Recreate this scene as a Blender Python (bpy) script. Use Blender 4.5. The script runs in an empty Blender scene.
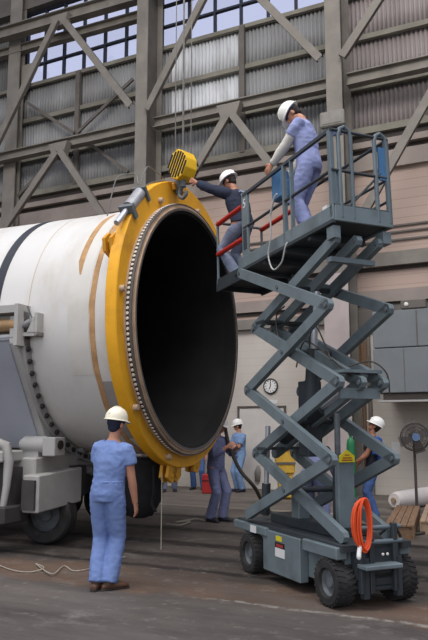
import bpy, bmesh, math, random
from mathutils import Vector as V, Matrix, Euler, noise, Quaternion
random.seed(7)
R = math.radians
SC = bpy.context.scene
COL = SC.collection
DG = lambda: bpy.context.evaluated_depsgraph_get()

# ------------------------------------------------------------------ colours and materials
def lin(c):
    c = c / 255.0
    return c / 12.92 if c <= 0.04045 else ((c + 0.055) / 1.055) ** 2.4
def rgb(r, g, b): return (lin(r), lin(g), lin(b), 1.0)

def mat(name, col, rough=0.6, metal=0.0, var=0.12, scale=6.0, bump=0.0, bscale=40.0, dirt=None, dirt_amt=0.0, dscale=1.5,
        stretch=(1, 1, 1), emit=0.0, spec=0.4):
    m = bpy.data.materials.new(name); m.use_nodes = True
    nt = m.node_tree; N = nt.nodes; L = nt.links
    b = N['Principled BSDF']
    b.inputs['Roughness'].default_value = rough
    b.inputs['Metallic'].default_value = metal
    b.inputs['Specular IOR Level'].default_value = spec
    tc = N.new('ShaderNodeTexCoord'); mp = N.new('ShaderNodeMapping'); mp.inputs['Scale'].default_value = stretch
    L.new(tc.outputs['Object'], mp.inputs['Vector'])
    n1 = N.new('ShaderNodeTexNoise'); n1.inputs['Scale'].default_value = scale; n1.inputs['Detail'].default_value = 6
    L.new(mp.outputs['Vector'], n1.inputs['Vector'])
    mx = N.new('ShaderNodeMix'); mx.data_type = 'RGBA'
    lo = tuple(max(0, x * (1 - var)) for x in col[:3]) + (1,); hi = tuple(min(1, x * (1 + var)) for x in col[:3]) + (1,)
    mx.inputs[6].default_value = lo; mx.inputs[7].default_value = hi
    cr = N.new('ShaderNodeMapRange'); cr.inputs[1].default_value = 0.35; cr.inputs[2].default_value = 0.65
    L.new(n1.outputs['Fac'], cr.inputs[0]); L.new(cr.outputs[0], mx.inputs[0])
    out = mx.outputs[2]
    if dirt:
        n2 = N.new('ShaderNodeTexNoise'); n2.inputs['Scale'].default_value = dscale; n2.inputs['Detail'].default_value = 8
        n2.inputs['Roughness'].default_value = 0.65
        L.new(mp.outputs['Vector'], n2.inputs['Vector'])
        r2 = N.new('ShaderNodeMapRange'); r2.inputs[1].default_value = 0.5; r2.inputs[2].default_value = 0.72
        r2.inputs[4].default_value = dirt_amt
        L.new(n2.outputs['Fac'], r2.inputs[0])
        m2 = N.new('ShaderNodeMix'); m2.data_type = 'RGBA'; m2.inputs[7].default_value = dirt
        L.new(r2.outputs[0], m2.inputs[0]); L.new(out, m2.inputs[6]); out = m2.outputs[2]
    L.new(out, b.inputs['Base Color'])
    if bump:
        n3 = N.new('ShaderNodeTexNoise'); n3.inputs['Scale'].default_value = bscale; n3.inputs['Detail'].default_value = 4
        L.new(mp.outputs['Vector'], n3.inputs['Vector'])
        bp = N.new('ShaderNodeBump'); bp.inputs['Strength'].default_value = bump; bp.inputs['Distance'].default_value = 0.02
        L.new(n3.outputs['Fac'], bp.inputs['Height']); L.new(bp.outputs['Normal'], b.inputs['Normal'])
    if emit:
        b.inputs['Emission Color'].default_value = col; b.inputs['Emission Strength'].default_value = emit
    return m

M = {}
M['steel_beam'] = mat('steel_beam', rgb(128, 122, 114), 0.7, 0, 0.12, 2.0, 0.1, 20, rgb(92, 84, 78), 0.5, 0.9)
M['steel_dark'] = mat('steel_dark', rgb(104, 98, 92), 0.75, 0, 0.15, 2.0, 0, 20, rgb(70, 64, 60), 0.5, 0.9)
M['girt'] = mat('girt', rgb(128, 124, 112), 0.75, 0, 0.15, 1.5, 0, 20, rgb(98, 90, 82), 0.6, 0.7)
M['window_frame'] = mat('window_frame', rgb(38, 42, 56), 0.6)
M['board_trim'] = mat('board_trim', rgb(150, 138, 130), 0.75, 0, 0.12, 1.0, 0, 20, rgb(110, 100, 94), 0.5, 0.8)
M['shade_and_plinth'] = mat('shade_and_plinth', rgb(62, 56, 52), 0.8)  # painted shadow strips under wall ledges; also the cabinet plinth
M['white_case'] = mat('white_case', rgb(204, 202, 198), 0.45, 0, 0.03, 1.3, 0.02, 12, rgb(178, 168, 154), 0.55, 0.9, (1.6, 0.8, 0.8))
M['tan_band'] = mat('tan_band', rgb(178, 140, 98), 0.8, 0, 0.15, 9, 0.1, 40, rgb(142, 104, 62), 0.8, 5)
M['tan_clevis'] = mat('tan_clevis', rgb(186, 160, 134), 0.5, 0, 0.12, 6, 0, 30, rgb(120, 96, 76), 0.7, 3)
M['clevis_grey'] = mat('clevis_grey', rgb(96, 92, 90), 0.45, 0.3, 0.12, 6)
M['pin_light'] = mat('pin_light', rgb(222, 218, 210), 0.5)
M['pin_dark'] = mat('pin_dark', rgb(40, 36, 34), 0.6)
M['black_band'] = mat('black_band', rgb(44, 46, 54), 0.5, 0, 0.15, 5)
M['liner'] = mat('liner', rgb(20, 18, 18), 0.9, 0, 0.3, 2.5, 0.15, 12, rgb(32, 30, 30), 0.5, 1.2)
M['yellow_ring'] = mat('yellow_ring', rgb(232, 168, 34), 0.5, 0, 0.06, 3, 0.05, 25, rgb(166, 110, 30), 0.5, 2.2)
M['yellow_dark'] = mat('yellow_dark', rgb(208, 150, 40), 0.55, 0, 0.12, 5, 0, 25, rgb(120, 84, 30), 0.6, 4)
M['chrome'] = mat('chrome', rgb(190, 192, 198), 0.35, 0.6, 0.05)
M['galv'] = mat('galv', rgb(168, 168, 170), 0.4, 0.6, 0.12, 9)
M['hose_grey'] = mat('hose_grey', rgb(104, 104, 102), 0.6)
M['trans_grey'] = mat('trans_grey', rgb(168, 166, 162), 0.5, 0, 0.06, 2, 0.04, 20, rgb(124, 118, 110), 0.45, 1.6)
M['trans_blue'] = mat('trans_blue', rgb(160, 163, 172), 0.5, 0, 0.06, 2, 0.04, 20, rgb(110, 110, 116), 0.4, 1.2)
M['trans_dark'] = mat('trans_dark', rgb(62, 60, 58), 0.7, 0, 0.2, 4)
M['wood_roll'] = mat('wood_roll', rgb(158, 128, 92), 0.7, 0, 0.15, 6)
M['rubber'] = mat('rubber', rgb(44, 43, 43), 0.85, 0, 0.25, 9, 0.2, 60, rgb(82, 76, 70), 0.6, 4)
M['hub_grey'] = mat('hub_grey', rgb(96, 102, 106), 0.6, 0, 0.2, 9, 0, 30, rgb(62, 58, 54), 0.7, 6)
M['lift_paint'] = mat('lift_paint', rgb(106, 118, 122), 0.45, 0, 0.08, 3, 0.04, 30, rgb(72, 80, 84), 0.6, 2.5)
M['lift_dark'] = mat('lift_dark', rgb(52, 58, 62), 0.6, 0, 0.15, 4, 0, 30, rgb(44, 44, 44), 0.6, 3)
M['lift_rail'] = mat('lift_rail', rgb(92, 104, 110), 0.5, 0, 0.1, 5)
M['rail_dark'] = mat('rail_dark', rgb(52, 58, 62), 0.5, 0, 0.1, 5)
M['red_paint'] = mat('red_paint', rgb(176, 46, 36), 0.5, 0, 0.1, 6)
M['box_blue'] = mat('box_blue', rgb(62, 108, 150), 0.5, 0, 0.1, 6)
M['sticker_white'] = mat('sticker_white', rgb(214, 214, 212), 0.6, 0, 0.04)
M['sticker_yellow'] = mat('sticker_yellow', rgb(214, 196, 40), 0.6, 0, 0.05)
M['sticker_red'] = mat('sticker_red', rgb(160, 50, 44), 0.6, 0, 0.05)
M['ink'] = mat('ink', rgb(26, 26, 28), 0.7, 0, 0.0)
M['orange_cable'] = mat('orange_cable', rgb(224, 84, 40), 0.5, 0, 0.08)
M['white_plug'] = mat('white_plug', rgb(228, 226, 222), 0.5, 0, 0.03)
M['cable_grey'] = mat('cable_grey', rgb(176, 178, 176), 0.6)
M['rope'] = mat('rope', rgb(158, 150, 136), 0.9, 0, 0.15, 30)
M['hose_dark'] = mat('hose_dark', rgb(70, 64, 58), 0.7, 0, 0.15, 6)
M['black_cloth'] = mat('black_cloth', rgb(34, 32, 34), 0.9, 0, 0.2, 8, 0.2, 20)
M['skin'] = mat('skin', rgb(188, 134, 108), 0.55, 0, 0.08, 14)
M['skin_dark'] = mat('skin_dark', rgb(158, 108, 84), 0.55, 0, 0.08, 14)
M['hair'] = mat('hair', rgb(40, 32, 28), 0.8, 0, 0.2, 40)
M['hair_navy'] = mat('hair_navy', rgb(34, 38, 58), 0.8, 0, 0.2, 30)
M['eye'] = mat('eye', rgb(32, 26, 24), 0.3)
M['hat'] = mat('hat', rgb(236, 234, 228), 0.35, 0, 0.02)
M['hat_cream'] = mat('hat_cream', rgb(238, 230, 208), 0.35, 0, 0.02)
M['coverall_blue'] = mat('coverall_blue', rgb(112, 134, 184), 0.85, 0, 0.08, 9, 0.25, 18, rgb(134, 154, 198), 0.5, 4)
M['coverall_pale'] = mat('coverall_pale', rgb(136, 144, 186), 0.85, 0, 0.10, 9, 0.25, 18, rgb(164, 172, 206), 0.6, 4)
M['coverall_dim'] = mat('coverall_dim', rgb(112, 118, 150), 0.85, 0, 0.12, 9, 0.25, 18, rgb(140, 142, 168), 0.5, 5)
M['coverall_far'] = mat('coverall_far', rgb(122, 150, 188), 0.85, 0, 0.08, 9)
M['shirt_navy'] = mat('shirt_navy', rgb(36, 42, 60), 0.9, 0, 0.12, 9, 0.2, 16)
M['shirt_print'] = mat('shirt_print', rgb(150, 160, 182), 0.9, 0, 0.15, 20)
M['jeans'] = mat('jeans', rgb(112, 120, 140), 0.9, 0, 0.15, 9, 0.2, 16, rgb(140, 148, 164), 0.5, 4)
M['jeans_blue'] = mat('jeans_blue', rgb(70, 96, 146), 0.9, 0, 0.15, 9, 0.2, 16)
M['jacket_blue'] = mat('jacket_blue', rgb(44, 82, 160), 0.85, 0, 0.12, 9)
M['vest_dark'] = mat('vest_dark', rgb(30, 32, 44), 0.9, 0, 0.1, 9)
M['undershirt'] = mat('undershirt', rgb(204, 200, 192), 0.9, 0, 0.06, 9)
M['boot_brown'] = mat('boot_brown', rgb(84, 58, 44), 0.6, 0, 0.15, 9)
M['boot_black'] = mat('boot_black', rgb(38, 38, 48), 0.6, 0, 0.15, 9)
M['glove'] = mat('glove', rgb(206, 200, 186), 0.9, 0, 0.08, 12)
M['cabinet'] = mat('cabinet', rgb(116, 121, 123), 0.55, 0, 0.05, 2, 0, 20, rgb(102, 105, 106), 0.5, 1.2)
M['panel_grey'] = mat('panel_grey', rgb(132, 128, 122), 0.65, 0, 0.1, 5)
M['pipe'] = mat('pipe', rgb(126, 118, 110), 0.6, 0, 0.12, 4)
M['pipe_pink'] = mat('pipe_pink', rgb(172, 160, 156), 0.6, 0, 0.08, 2)
M['door_white'] = mat('door_white', rgb(206, 200, 192), 0.6, 0, 0.05, 3)
M['door_line'] = mat('door_line', rgb(92, 84, 78), 0.7)
M['clock_rim'] = mat('clock_rim', rgb(50, 48, 48), 0.5)
M['clock_face'] = mat('clock_face', rgb(232, 230, 226), 0.5, 0, 0.02)
M['fan_wire'] = mat('fan_wire', rgb(84, 78, 74), 0.5, 0.3)
M['fan_blade'] = mat('fan_blade', rgb(108, 102, 98), 0.5, 0.3)
M['fan_hub'] = mat('fan_hub', rgb(96, 120, 156), 0.5)
M['wrap'] = mat('wrap', rgb(220, 212, 206), 0.5, 0, 0.05, 4, 0.1, 10)
M['wood'] = mat('wood', rgb(132, 104, 80), 0.8, 0, 0.15, 4, 0.1, 20, rgb(92, 74, 60), 0.5, 3, (1, 6, 6))
M['wood_pale'] = mat('wood_pale', rgb(160, 136, 112), 0.8, 0, 0.12, 4)
M['drum_yellow'] = mat('drum_yellow', rgb(206, 166, 62), 0.6, 0, 0.1, 6, 0, 20, rgb(150, 116, 60), 0.6, 4)
M['green_pipe'] = mat('green_pipe', rgb(36, 116, 74), 0.5)
M['toolbox_red'] = mat('toolbox_red', rgb(160, 40, 38), 0.5, 0, 0.08)
M['hook_yellow'] = mat('hook_yellow', rgb(224, 178, 24), 0.5, 0, 0.08, 6, 0, 20, rgb(160, 120, 24), 0.4, 4)
M['cable_steel'] = mat('cable_steel', rgb(112, 108, 104), 0.5, 0.5)
M['transformer'] = mat('transformer', rgb(176, 100, 60), 0.7)

def glass_mat():
    m = bpy.data.materials.new('window_glass'); m.use_nodes = True
    nt = m.node_tree; N = nt.nodes; N.remove(N['Principled BSDF'])
    t = N.new('ShaderNodeBsdfTransparent'); t.inputs[0].default_value = (0.93, 0.94, 1.0, 1)
    g = N.new('ShaderNodeBsdfGlossy'); g.inputs['Roughness'].default_value = 0.1
    mx = N.new('ShaderNodeMixShader'); mx.inputs[0].default_value = 0.06
    nt.links.new(t.outputs[0], mx.inputs[1]); nt.links.new(g.outputs[0], mx.inputs[2])
    nt.links.new(mx.outputs[0], N['Material Output'].inputs[0])
    return m
M['glass'] = glass_mat()

# ------------------------------------------------------------------ mesh building
class MB:
    def __init__(s): s.bm = bmesh.new()
    def faces(s, vs, fs):
        b = [s.bm.verts.new(v) for v in vs]
        for f in fs:
            try: s.bm.faces.new([b[i] for i in f])
            except ValueError: pass
        return b
    def obox(s, c, ax, ay, az):        # centre, half-axis vectors
        c, ax, ay, az = V(c), V(ax), V(ay), V(az)
        vs = [c + ax * i + ay * j + az * k for k in (-1, 1) for j in (-1, 1) for i in (-1, 1)]
        s.faces(vs, [(0, 2, 3, 1), (4, 5, 7, 6), (0, 1, 5, 4), (2, 6, 7, 3), (0, 4, 6, 2), (1, 3, 7, 5)]); return s
    def box(s, x0, x1, y0, y1, z0, z1):
        return s.obox(((x0 + x1) / 2, (y0 + y1) / 2, (z0 + z1) / 2), ((x1 - x0) / 2, 0, 0), (0, (y1 - y0) / 2, 0), (0, 0, (z1 - z0) / 2))
    def beam(s, p, q, side, w, h, ext=0.0, cham=0.0):   # box beam p->q; side = width direction
        p, q = V(p), V(q); d = (q - p).normalized(); sd = V(side).normalized(); sd = (sd - d * sd.dot(d)).normalized(); up = sd.cross(d)
        p = p - d * ext; q = q + d * ext
        if not cham: return s.obox((p + q) / 2, (q - p) / 2, sd * w / 2, up * h / 2)
        L_ = (q - p).length; pts = [(0, -h / 2 + cham), (cham, -h / 2), (L_ - cham, -h / 2), (L_, -h / 2 + cham), (L_, h / 2 - cham), (L_ - cham, h / 2), (cham, h / 2), (0, h / 2 - cham)]
        return s.prism([p + d * a + up * b for a, b in pts], sd, w)
    def prism(s, poly, n, w):          # polygon (3d points), thickness w centred along n
        n = V(n).normalized() * w / 2; k = len(poly)
        vs = [V(p) - n for p in poly] + [V(p) + n for p in poly]
        s.faces(vs, [tuple(range(k))[::-1], tuple(range(k, 2 * k))] + [(i, (i + 1) % k, k + (i + 1) % k, k + i) for i in range(k)]); return s
    def ibeam(s, p, q, side, h, w, t=0.03):   # I section: flanges face 'side', web between
        p, q = V(p), V(q); d = (q - p).normalized(); sd = V(side).normalized(); up = sd.cross(d).normalized()
        for k in (-1, 1): s.obox((p + q) / 2 + sd * k * (w / 2 - t / 2), (q - p) / 2, up * h / 2, sd * t / 2)
        s.obox((p + q) / 2, (q - p) / 2, sd * (w / 2 - t), up * t / 2); return s
    def loft(s, rings, n=14, cap=True):       # rings: (centre, ax, ay)
        rows = []
        for c, ax, ay in rings:
            c, ax, ay = V(c), V(ax), V(ay)
            rows.append([s.bm.verts.new(c + ax * math.cos(2 * math.pi * i / n) + ay * math.sin(2 * math.pi * i / n)) for i in range(n)])
        for a, b in zip(rows, rows[1:]):
            for i in range(n): s.bm.faces.new((a[i], a[(i + 1) % n], b[(i + 1) % n], b[i]))
        if cap: s.bm.faces.new(rows[0][::-1]); s.bm.faces.new(rows[-1])
        return s
    def tube(s, pts, r, n=10, cap=True):
        pts = [V(p) for p in pts]; rs = r if isinstance(r, (list, tuple)) else [r] * len(pts)
        rings = []; t0 = None; ax = None
        for i, p in enumerate(pts):
            t = ((pts[min(i + 1, len(pts) - 1)] - p).normalized() + (p - pts[max(i - 1, 0)]).normalized())
            if t.length < 1e-6: t = t0 or V((0, 0, 1))
            t.normalize()
            if ax is None: ax = t.orthogonal().normalized()
            else:
                ax = (ax - t * ax.dot(t))
                ax = ax.normalized() if ax.length > 1e-6 else t.orthogonal().normalized()
            rings.append((p, ax * rs[i], t.cross(ax) * rs[i])); t0 = t
        return s.loft(rings, n, cap)
    def cyl(s, p, q, r, n=16, r2=None): return s.tube([p, q], [r, r if r2 is None else r2], n)
    def ell(s, c, rx, ry, rz, n=14, m=9, rot=None):
        c = V(c); rot = rot or Matrix.Identity(3); rows = []
        for j in range(1, m):
            a = math.pi * j / m
            rows.append((c + rot @ V((0, 0, rz * math.cos(a))), rot @ V((rx * math.sin(a), 0, 0)), rot @ V((0, ry * math.sin(a), 0))))
        return s.loft(rows[::-1], n, True)
    def lathe(s, prof, o=(0, 0, 0), ax=(0, 0, 1), n=48, closed=True):   # prof (r, h) loop around axis
        o = V(o); ax = V(ax).normalized(); u = ax.orthogonal().normalized(); w = ax.cross(u)
        rows = [[s.bm.verts.new(o + ax * h + (u * math.cos(2 * math.pi * i / n) + w * math.sin(2 * math.pi * i / n)) * max(r, 1e-4)) for i in range(n)] for r, h in prof]
        pr = list(zip(rows, rows[1:])) + ([(rows[-1], rows[0])] if closed else [])
        for a, b in pr:
            for i in range(n): s.bm.faces.new((a[i], a[(i + 1) % n], b[(i + 1) % n], b[i]))
        return s
    def bevel(s, w=0.01, seg=1):
        bmesh.ops.bevel(s.bm, geom=[e for e in s.bm.edges], offset=w, segments=seg, affect='EDGES', clamp_overlap=True); return s
    def mesh(s, name):
        bmesh.ops.recalc_face_normals(s.bm, faces=s.bm.faces)
        me = bpy.data.meshes.new(name); s.bm.to_mesh(me); s.bm.free(); return me
    def build(s, name, m, parent=None, smooth=False, angle=35):
        me = s.mesh(name)
        o = bpy.data.objects.new(name, me); COL.objects.link(o)
        for x in (m if isinstance(m, list) else [m]): me.materials.append(x)
        if smooth:
            me.polygons.foreach_set('use_smooth', [True] * len(me.polygons))
            if angle: me.set_sharp_from_angle(angle=R(angle))
        if parent: o.parent = parent
        return o

def tag(o, label=None, cat=None, group=None, kind=None):
    if label: o['label'] = label
    if cat: o['category'] = cat
    if group: o['group'] = group
    if kind: o['kind'] = kind
    return o
def thing(name, loc, label, cat, rz=0.0, group=None):
    o = bpy.data.objects.new(name, None); COL.objects.link(o)
    o.location = loc; o.rotation_euler = (0, 0, rz); o.empty_display_size = 0.2
    return tag(o, label, cat, group)
def copy_tree(o, parent=None):
    c = o.copy(); COL.objects.link(c)
    if parent: c.parent = parent
    for ch in list(o.children): copy_tree(ch, c)
    return c
def text_mesh(body, size, m, parent, name, mtx, ext=0.002):
    cu = bpy.data.curves.new(name, 'FONT'); cu.body = body; cu.size = size; cu.extrude = ext; cu.align_x = 'CENTER'; cu.align_y = 'CENTER'
    t = bpy.data.objects.new(name, cu); COL.objects.link(t)
    me = bpy.data.meshes.new_from_object(t.evaluated_get(DG())); bpy.data.objects.remove(t)
    o = bpy.data.objects.new(name, me); COL.objects.link(o); me.materials.clear(); me.materials.append(m)
    o.parent = parent; o.matrix_local = mtx
    return o
def smooth_path(pts, k=6):
    pts = [V(p) for p in pts]; out = []
    for i in range(len(pts) - 1):
        p0, p1, p2, p3 = pts[max(i - 1, 0)], pts[i], pts[i + 1], pts[min(i + 2, len(pts) - 1)]
        for j in range(k):
            t = j / k
            out.append(0.5 * ((2 * p1) + (p2 - p0) * t + (2 * p0 - 5 * p1 + 4 * p2 - p3) * t * t + (3 * p1 - p0 - 3 * p2 + p3) * t ** 3))
    return out + [pts[-1]]

# ------------------------------------------------------------------ camera  (building axes: X along the back wall, Y towards it)
FPX = 700.0; PITCH = math.atan(106 / 700); YAW = math.atan(0.5); EYE = V((0, 0, 1.62))
cam = bpy.data.cameras.new('camera'); co = bpy.data.objects.new('camera', cam); COL.objects.link(co)
cam.sensor_fit = 'VERTICAL'; cam.sensor_height = 24.0; cam.lens = FPX / 640 * 24.0
co.location = EYE; co.rotation_euler = (math.pi / 2 + PITCH, 0, YAW); SC.camera = co
FH = V((-math.sin(YAW), math.cos(YAW), 0)); RT = V((math.cos(YAW), math.sin(YAW), 0))
def at(px, py, depth):     # survey helper: point seen at photo position px,py at horizontal distance 'depth' along the view
    f = FH * math.cos(PITCH) + V((0, 0, math.sin(PITCH))); u = -FH * math.sin(PITCH) + V((0, 0, math.cos(PITCH)))
    d = f + RT * (px - 214) / FPX + u * (320 - py) / FPX
    return EYE + d * (depth / d.dot(FH))

# ------------------------------------------------------------------ the setting
W = 17.05
def floor_mat():
    m = bpy.data.materials.new('floor'); m.use_nodes = True
    nt = m.node_tree; N = nt.nodes; L = nt.links; b = N['Principled BSDF']; b.inputs['Roughness'].default_value = 0.75
    b.inputs['Specular IOR Level'].default_value = 0.3
    tc = N.new('ShaderNodeTexCoord'); sx = N.new('ShaderNodeSeparateXYZ'); L.new(tc.outputs['Object'], sx.inputs[0])
    def nz(scale, det=6, st=(1, 1, 1), rough=0.6):
        mp = N.new('ShaderNodeMapping'); mp.inputs['Scale'].default_value = st; L.new(tc.outputs['Object'], mp.inputs[0])
        n = N.new('ShaderNodeTexNoise'); n.inputs['Scale'].default_value = scale; n.inputs['Detail'].default_value = det; n.inputs['Roughness'].default_value = rough
        L.new(mp.outputs[0], n.inputs['Vector']); return n.outputs['Fac']
    def mr(x, a, b_, lo=0.0, hi=1.0):
        r = N.new('ShaderNodeMapRange'); r.inputs[1].default_value = a; r.inputs[2].default_value = b_; r.inputs[3].default_value = lo; r.inputs[4].default_value = hi
        L.new(x, r.inputs[0]); return r.outputs[0]
    def mix(f, a, c, mode='MIX'):
        x = N.new('ShaderNodeMix'); x.data_type = 'RGBA'; x.blend_type = mode
        if isinstance(f, float): x.inputs[0].default_value = f
        else: L.new(f, x.inputs[0])
        for k, v in ((6, a), (7, c)):
            if isinstance(v, tuple): x.inputs[k].default_value = v
            else: L.new(v, x.inputs[k])
        return x.outputs[2]
    def mth(op, a, c):
        x = N.new('ShaderNodeMath'); x.operation = op
        for k, v in ((0, a), (1, c)):
            if isinstance(v, (int, float)): x.inputs[k].default_value = v
            else: L.new(v, x.inputs[k])
        return x.outputs[0]
    wob = mr(nz(1.6, 8), 0.3, 0.7, -0.05, 0.05)
    y = mth('ADD', sx.outputs['Y'], wob)
    yn = mr(y, 0.0, 20.0)
    cr = N.new('ShaderNodeValToRGB'); e = cr.color_ramp; e.interpolation = 'LINEAR'
    slab = rgb(88, 82, 78); plank = rgb(74, 67, 62); dark = rgb(40, 35, 32); far = rgb(110, 101, 92); pale = rgb(142, 132, 118); mid = rgb(90, 82, 75)
    stops = [(0, slab), (6.7, slab), (7.0, plank), (7.2, plank), (7.26, dark), (7.36, dark), (7.42, plank), (7.85, plank), (7.9, dark), (8.1, dark),
             (8.15, plank), (8.7, plank), (8.75, dark), (8.98, dark), (9.05, plank), (9.9, plank), (9.95, dark), (10.15, dark), (10.25, mid), (11.4, mid),
             (11.45, dark), (11.55, dark), (11.65, far), (12.9, far), (12.95, pale), (13.1, pale), (13.15, far), (14.6, far), (14.7, mid), (14.85, far), (20, far)]
    while len(e.elements) < len(stops): e.elements.new(0.5)
    for el, (p, c) in zip(e.elements, stops): el.position = p / 20.0
    for el, (p, c) in zip(e.elements, stops): el.position = p / 20.0; el.color = c
    L.new(yn, cr.inputs[0]); col = cr.outputs[0]
    grain = mr(nz(0.9, 9, (0.35, 1.6, 1), 0.7), 0.3, 0.7, 0.55, 1.4)
    gc = N.new('ShaderNodeCombineColor')
    for k in range(3): L.new(grain, gc.inputs[k])
    col = mix(1.0, col, gc.outputs[0], 'MULTIPLY')
    y2 = mth('ADD', sx.outputs['Y'], mr(nz(0.8, 8), 0.3, 0.7, -0.35, 0.35))
    dm = mth('MULTIPLY', mr(y2, 6.05, 6.3), mr(y2, 7.15, 6.75)); dm = mth('MULTIPLY', dm, mr(nz(0.7, 5, (0.5, 1, 1)), 0.35, 0.6, 0.25, 0.85))
    col = mix(dm, col, rgb(104, 78, 58))
    col = mix(mr(nz(1.1, 10, (1, 1.5, 1), 0.75), 0.56, 0.7, 0, 0.45), col, rgb(132, 126, 120))       # worn pale scuffs
    col = mix(mr(nz(0.45, 6), 0.5, 0.7, 0, 0.5), col, rgb(58, 54, 52))                                # oil darkening
    col = mix(mr(nz(4.5, 10, (1, 1.4, 1), 0.7), 0.56, 0.68, 0, 0.4), col, rgb(136, 130, 124))         # fine speckled wear
    edge = mth('MULTIPLY', mr(mth('ABSOLUTE', mth('SUBTRACT', y, 6.2), 0), 0.05, 0.015), mr(nz(9, 5), 0.42, 0.55))
    edge = mth('MULTIPLY', edge, mr(sx.outputs['X'], -3.6, -2.9))
    col = mix(edge, col, rgb(132, 126, 118))                                                       # chipped slab edge
    L.new(col, b.inputs['Base Color'])
    bp = N.new('ShaderNodeBump'); bp.inputs['Strength'].default_value = 0.4; bp.inputs['Distance'].default_value = 0.01
    L.new(nz(30, 6), bp.inputs['Height']); L.new(bp.outputs[0], b.inputs['Normal'])
    return m
tag(MB().box(-40, 25, -15, W + 0.3, -0.3, 0).build('floor', floor_mat()), 'dirty brown concrete shop floor with worn dark rail lines', 'floor', kind='structure')

def line_mat(name, col, line, step, w, var, streak=None, samt=0.0, blocks=None, rough=0.8, sscale=(0.5, 1, 0.12)):
    m = bpy.data.materials.new(name); m.use_nodes = True
    nt = m.node_tree; N = nt.nodes; L = nt.links; b = N['Principled BSDF']; b.inputs['Roughness'].default_value = rough; b.inputs['Specular IOR Level'].default_value = 0.25
    tc = N.new('ShaderNodeTexCoord')
    mp0 = N.new('ShaderNodeMapping'); mp0.inputs['Rotation'].default_value = (R(90), 0, 0); L.new(tc.outputs['Object'], mp0.inputs[0])
    br = N.new('ShaderNodeTexBrick'); L.new(mp0.outputs[0], br.inputs[0])
    br.inputs['Color1'].default_value = col; br.inputs['Color2'].default_value = tuple(c * (1 - var) for c in col[:3]) + (1,); br.inputs['Mortar'].default_value = line
    br.inputs['Scale'].default_value = 1.0; br.inputs['Mortar Size'].default_value = w; br.inputs['Mortar Smooth'].default_value = 0.3
    br.inputs['Brick Width'].default_value = blocks or 40.0; br.inputs['Row Height'].default_value = step; br.offset = 0.5
    out = br.outputs[0]
    for sc, lo, hi, amt in (((0.5, 1, 0.5), 0.45, 0.7, samt), (sscale, 0.45, 0.7, samt)):
        if not streak: break
        mp = N.new('ShaderNodeMapping'); mp.inputs['Scale'].default_value = sc; L.new(tc.outputs['Object'], mp.inputs[0])
        n = N.new('ShaderNodeTexNoise'); n.inputs['Scale'].default_value = 1.2; n.inputs['Detail'].default_value = 6; L.new(mp.outputs[0], n.inputs[0])
        r = N.new('ShaderNodeMapRange'); r.inputs[1].default_value = lo; r.inputs[2].default_value = hi; r.inputs[4].default_value = amt; L.new(n.outputs[0], r.inputs[0])
        x = N.new('ShaderNodeMix'); x.data_type = 'RGBA'; L.new(r.outputs[0], x.inputs[0]); L.new(out, x.inputs[6]); x.inputs[7].default_value = streak; out = x.outputs[2]
    L.new(out, b.inputs['Base Color']); return m
wall_low = line_mat('wall_block', rgb(206, 198, 188), rgb(194, 186, 176), 0.2, 0.008, 0.02, rgb(178, 166, 154), 0.45, 40.0)
wall_mid = line_mat('wall_board', rgb(182, 160, 148), rgb(156, 136, 126), 0.24, 0.01, 0.04, rgb(176, 156, 144), 0.55)
tag(MB().box(-30, 8, W, W + 0.3, 0, 4.35).build('wall_back', wall_low), 'whitewashed block lower back wall', 'wall', kind='structure')
tag(MB().box(-30, 8, W, W + 0.3, 4.35, 9.0).build('wall_back_boards', wall_mid), 'pinkish horizontal boards of the middle back wall', 'wall', kind='structure')

# corrugated siding (rows of metal sheet, one stretch painted as sunlit), windows left open in it
M['siding'] = mat('siding', rgb(146, 146, 146), 0.6, 0.1, 0.1, 1.0, 0, 20, rgb(112, 106, 104), 0.6, 0.6, (1.5, 1, 0.35))
M['siding_pink'] = mat('siding_pink', rgb(146, 137, 135), 0.6, 0.1, 0.1, 1.0, 0, 20, rgb(116, 100, 100), 0.6, 0.6, (1.5, 1, 0.35))
M['siding_sunlit'] = mat('siding_sunlit', rgb(206, 208, 210), 0.5, 0.0, 0.1, 1.0, 0, 20, rgb(150, 148, 148), 0.8, 0.8, (1.5, 1, 0.4))  # sunlight falling on the siding, painted in as a paler sheet colour
def siding(name, x0, x1, z0, z1, m):
    mb = MB(); p = 0.115; n = max(2, int((x1 - x0) / p * 6)); rows = []
    for z in (z0, z1):
        rows.append([mb.bm.verts.new((x0 + (x1 - x0) * i / n, W + 0.03 + 0.028 * math.sin(2 * math.pi * (x0 + (x1 - x0) * i / n) / p), z)) for i in range(n + 1)])
    for i in range(n): mb.bm.faces.new((rows[0][i], rows[0][i + 1], rows[1][i + 1], rows[1][i]))
    o = mb.build(name, m, None, True, 0)
    o.modifiers.new('thickness', 'SOLIDIFY').thickness = 0.012
    return tag(o, None, None, kind='structure')
BANDS = [(9.0, 10.3), (10.3, 11.65), (11.65, 12.92)]
k = 0
for z0, z1 in BANDS:
    for x0, x1 in ((-24, -15.7), (-15.7, -11.0), (-11.0, -4.9), (-4.9, 3.0)):
        m = M['siding'] if x1 < 0 else M['siding_pink']
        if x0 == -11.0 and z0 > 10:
            siding('wall_back_siding', x0, -9.95, z0, z1, m); siding('wall_back_siding', -9.95, -7.75, z0, z1, M['siding_sunlit']); siding('wall_back_siding', -7.75, x1, z0, z1, m); continue
        siding('wall_back_siding', x0, x1, z0, z1, m)
siding('wall_back_siding', -24, -15.7, 12.92, 26.0, M['siding'])
siding('wall_back_siding', -4.95, 3.0, 12.92, 26.0, M['siding'])
siding('wall_back_siding', -15.7, -4.95, 15.6, 26.0, M['siding'])
tn = 0
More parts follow.
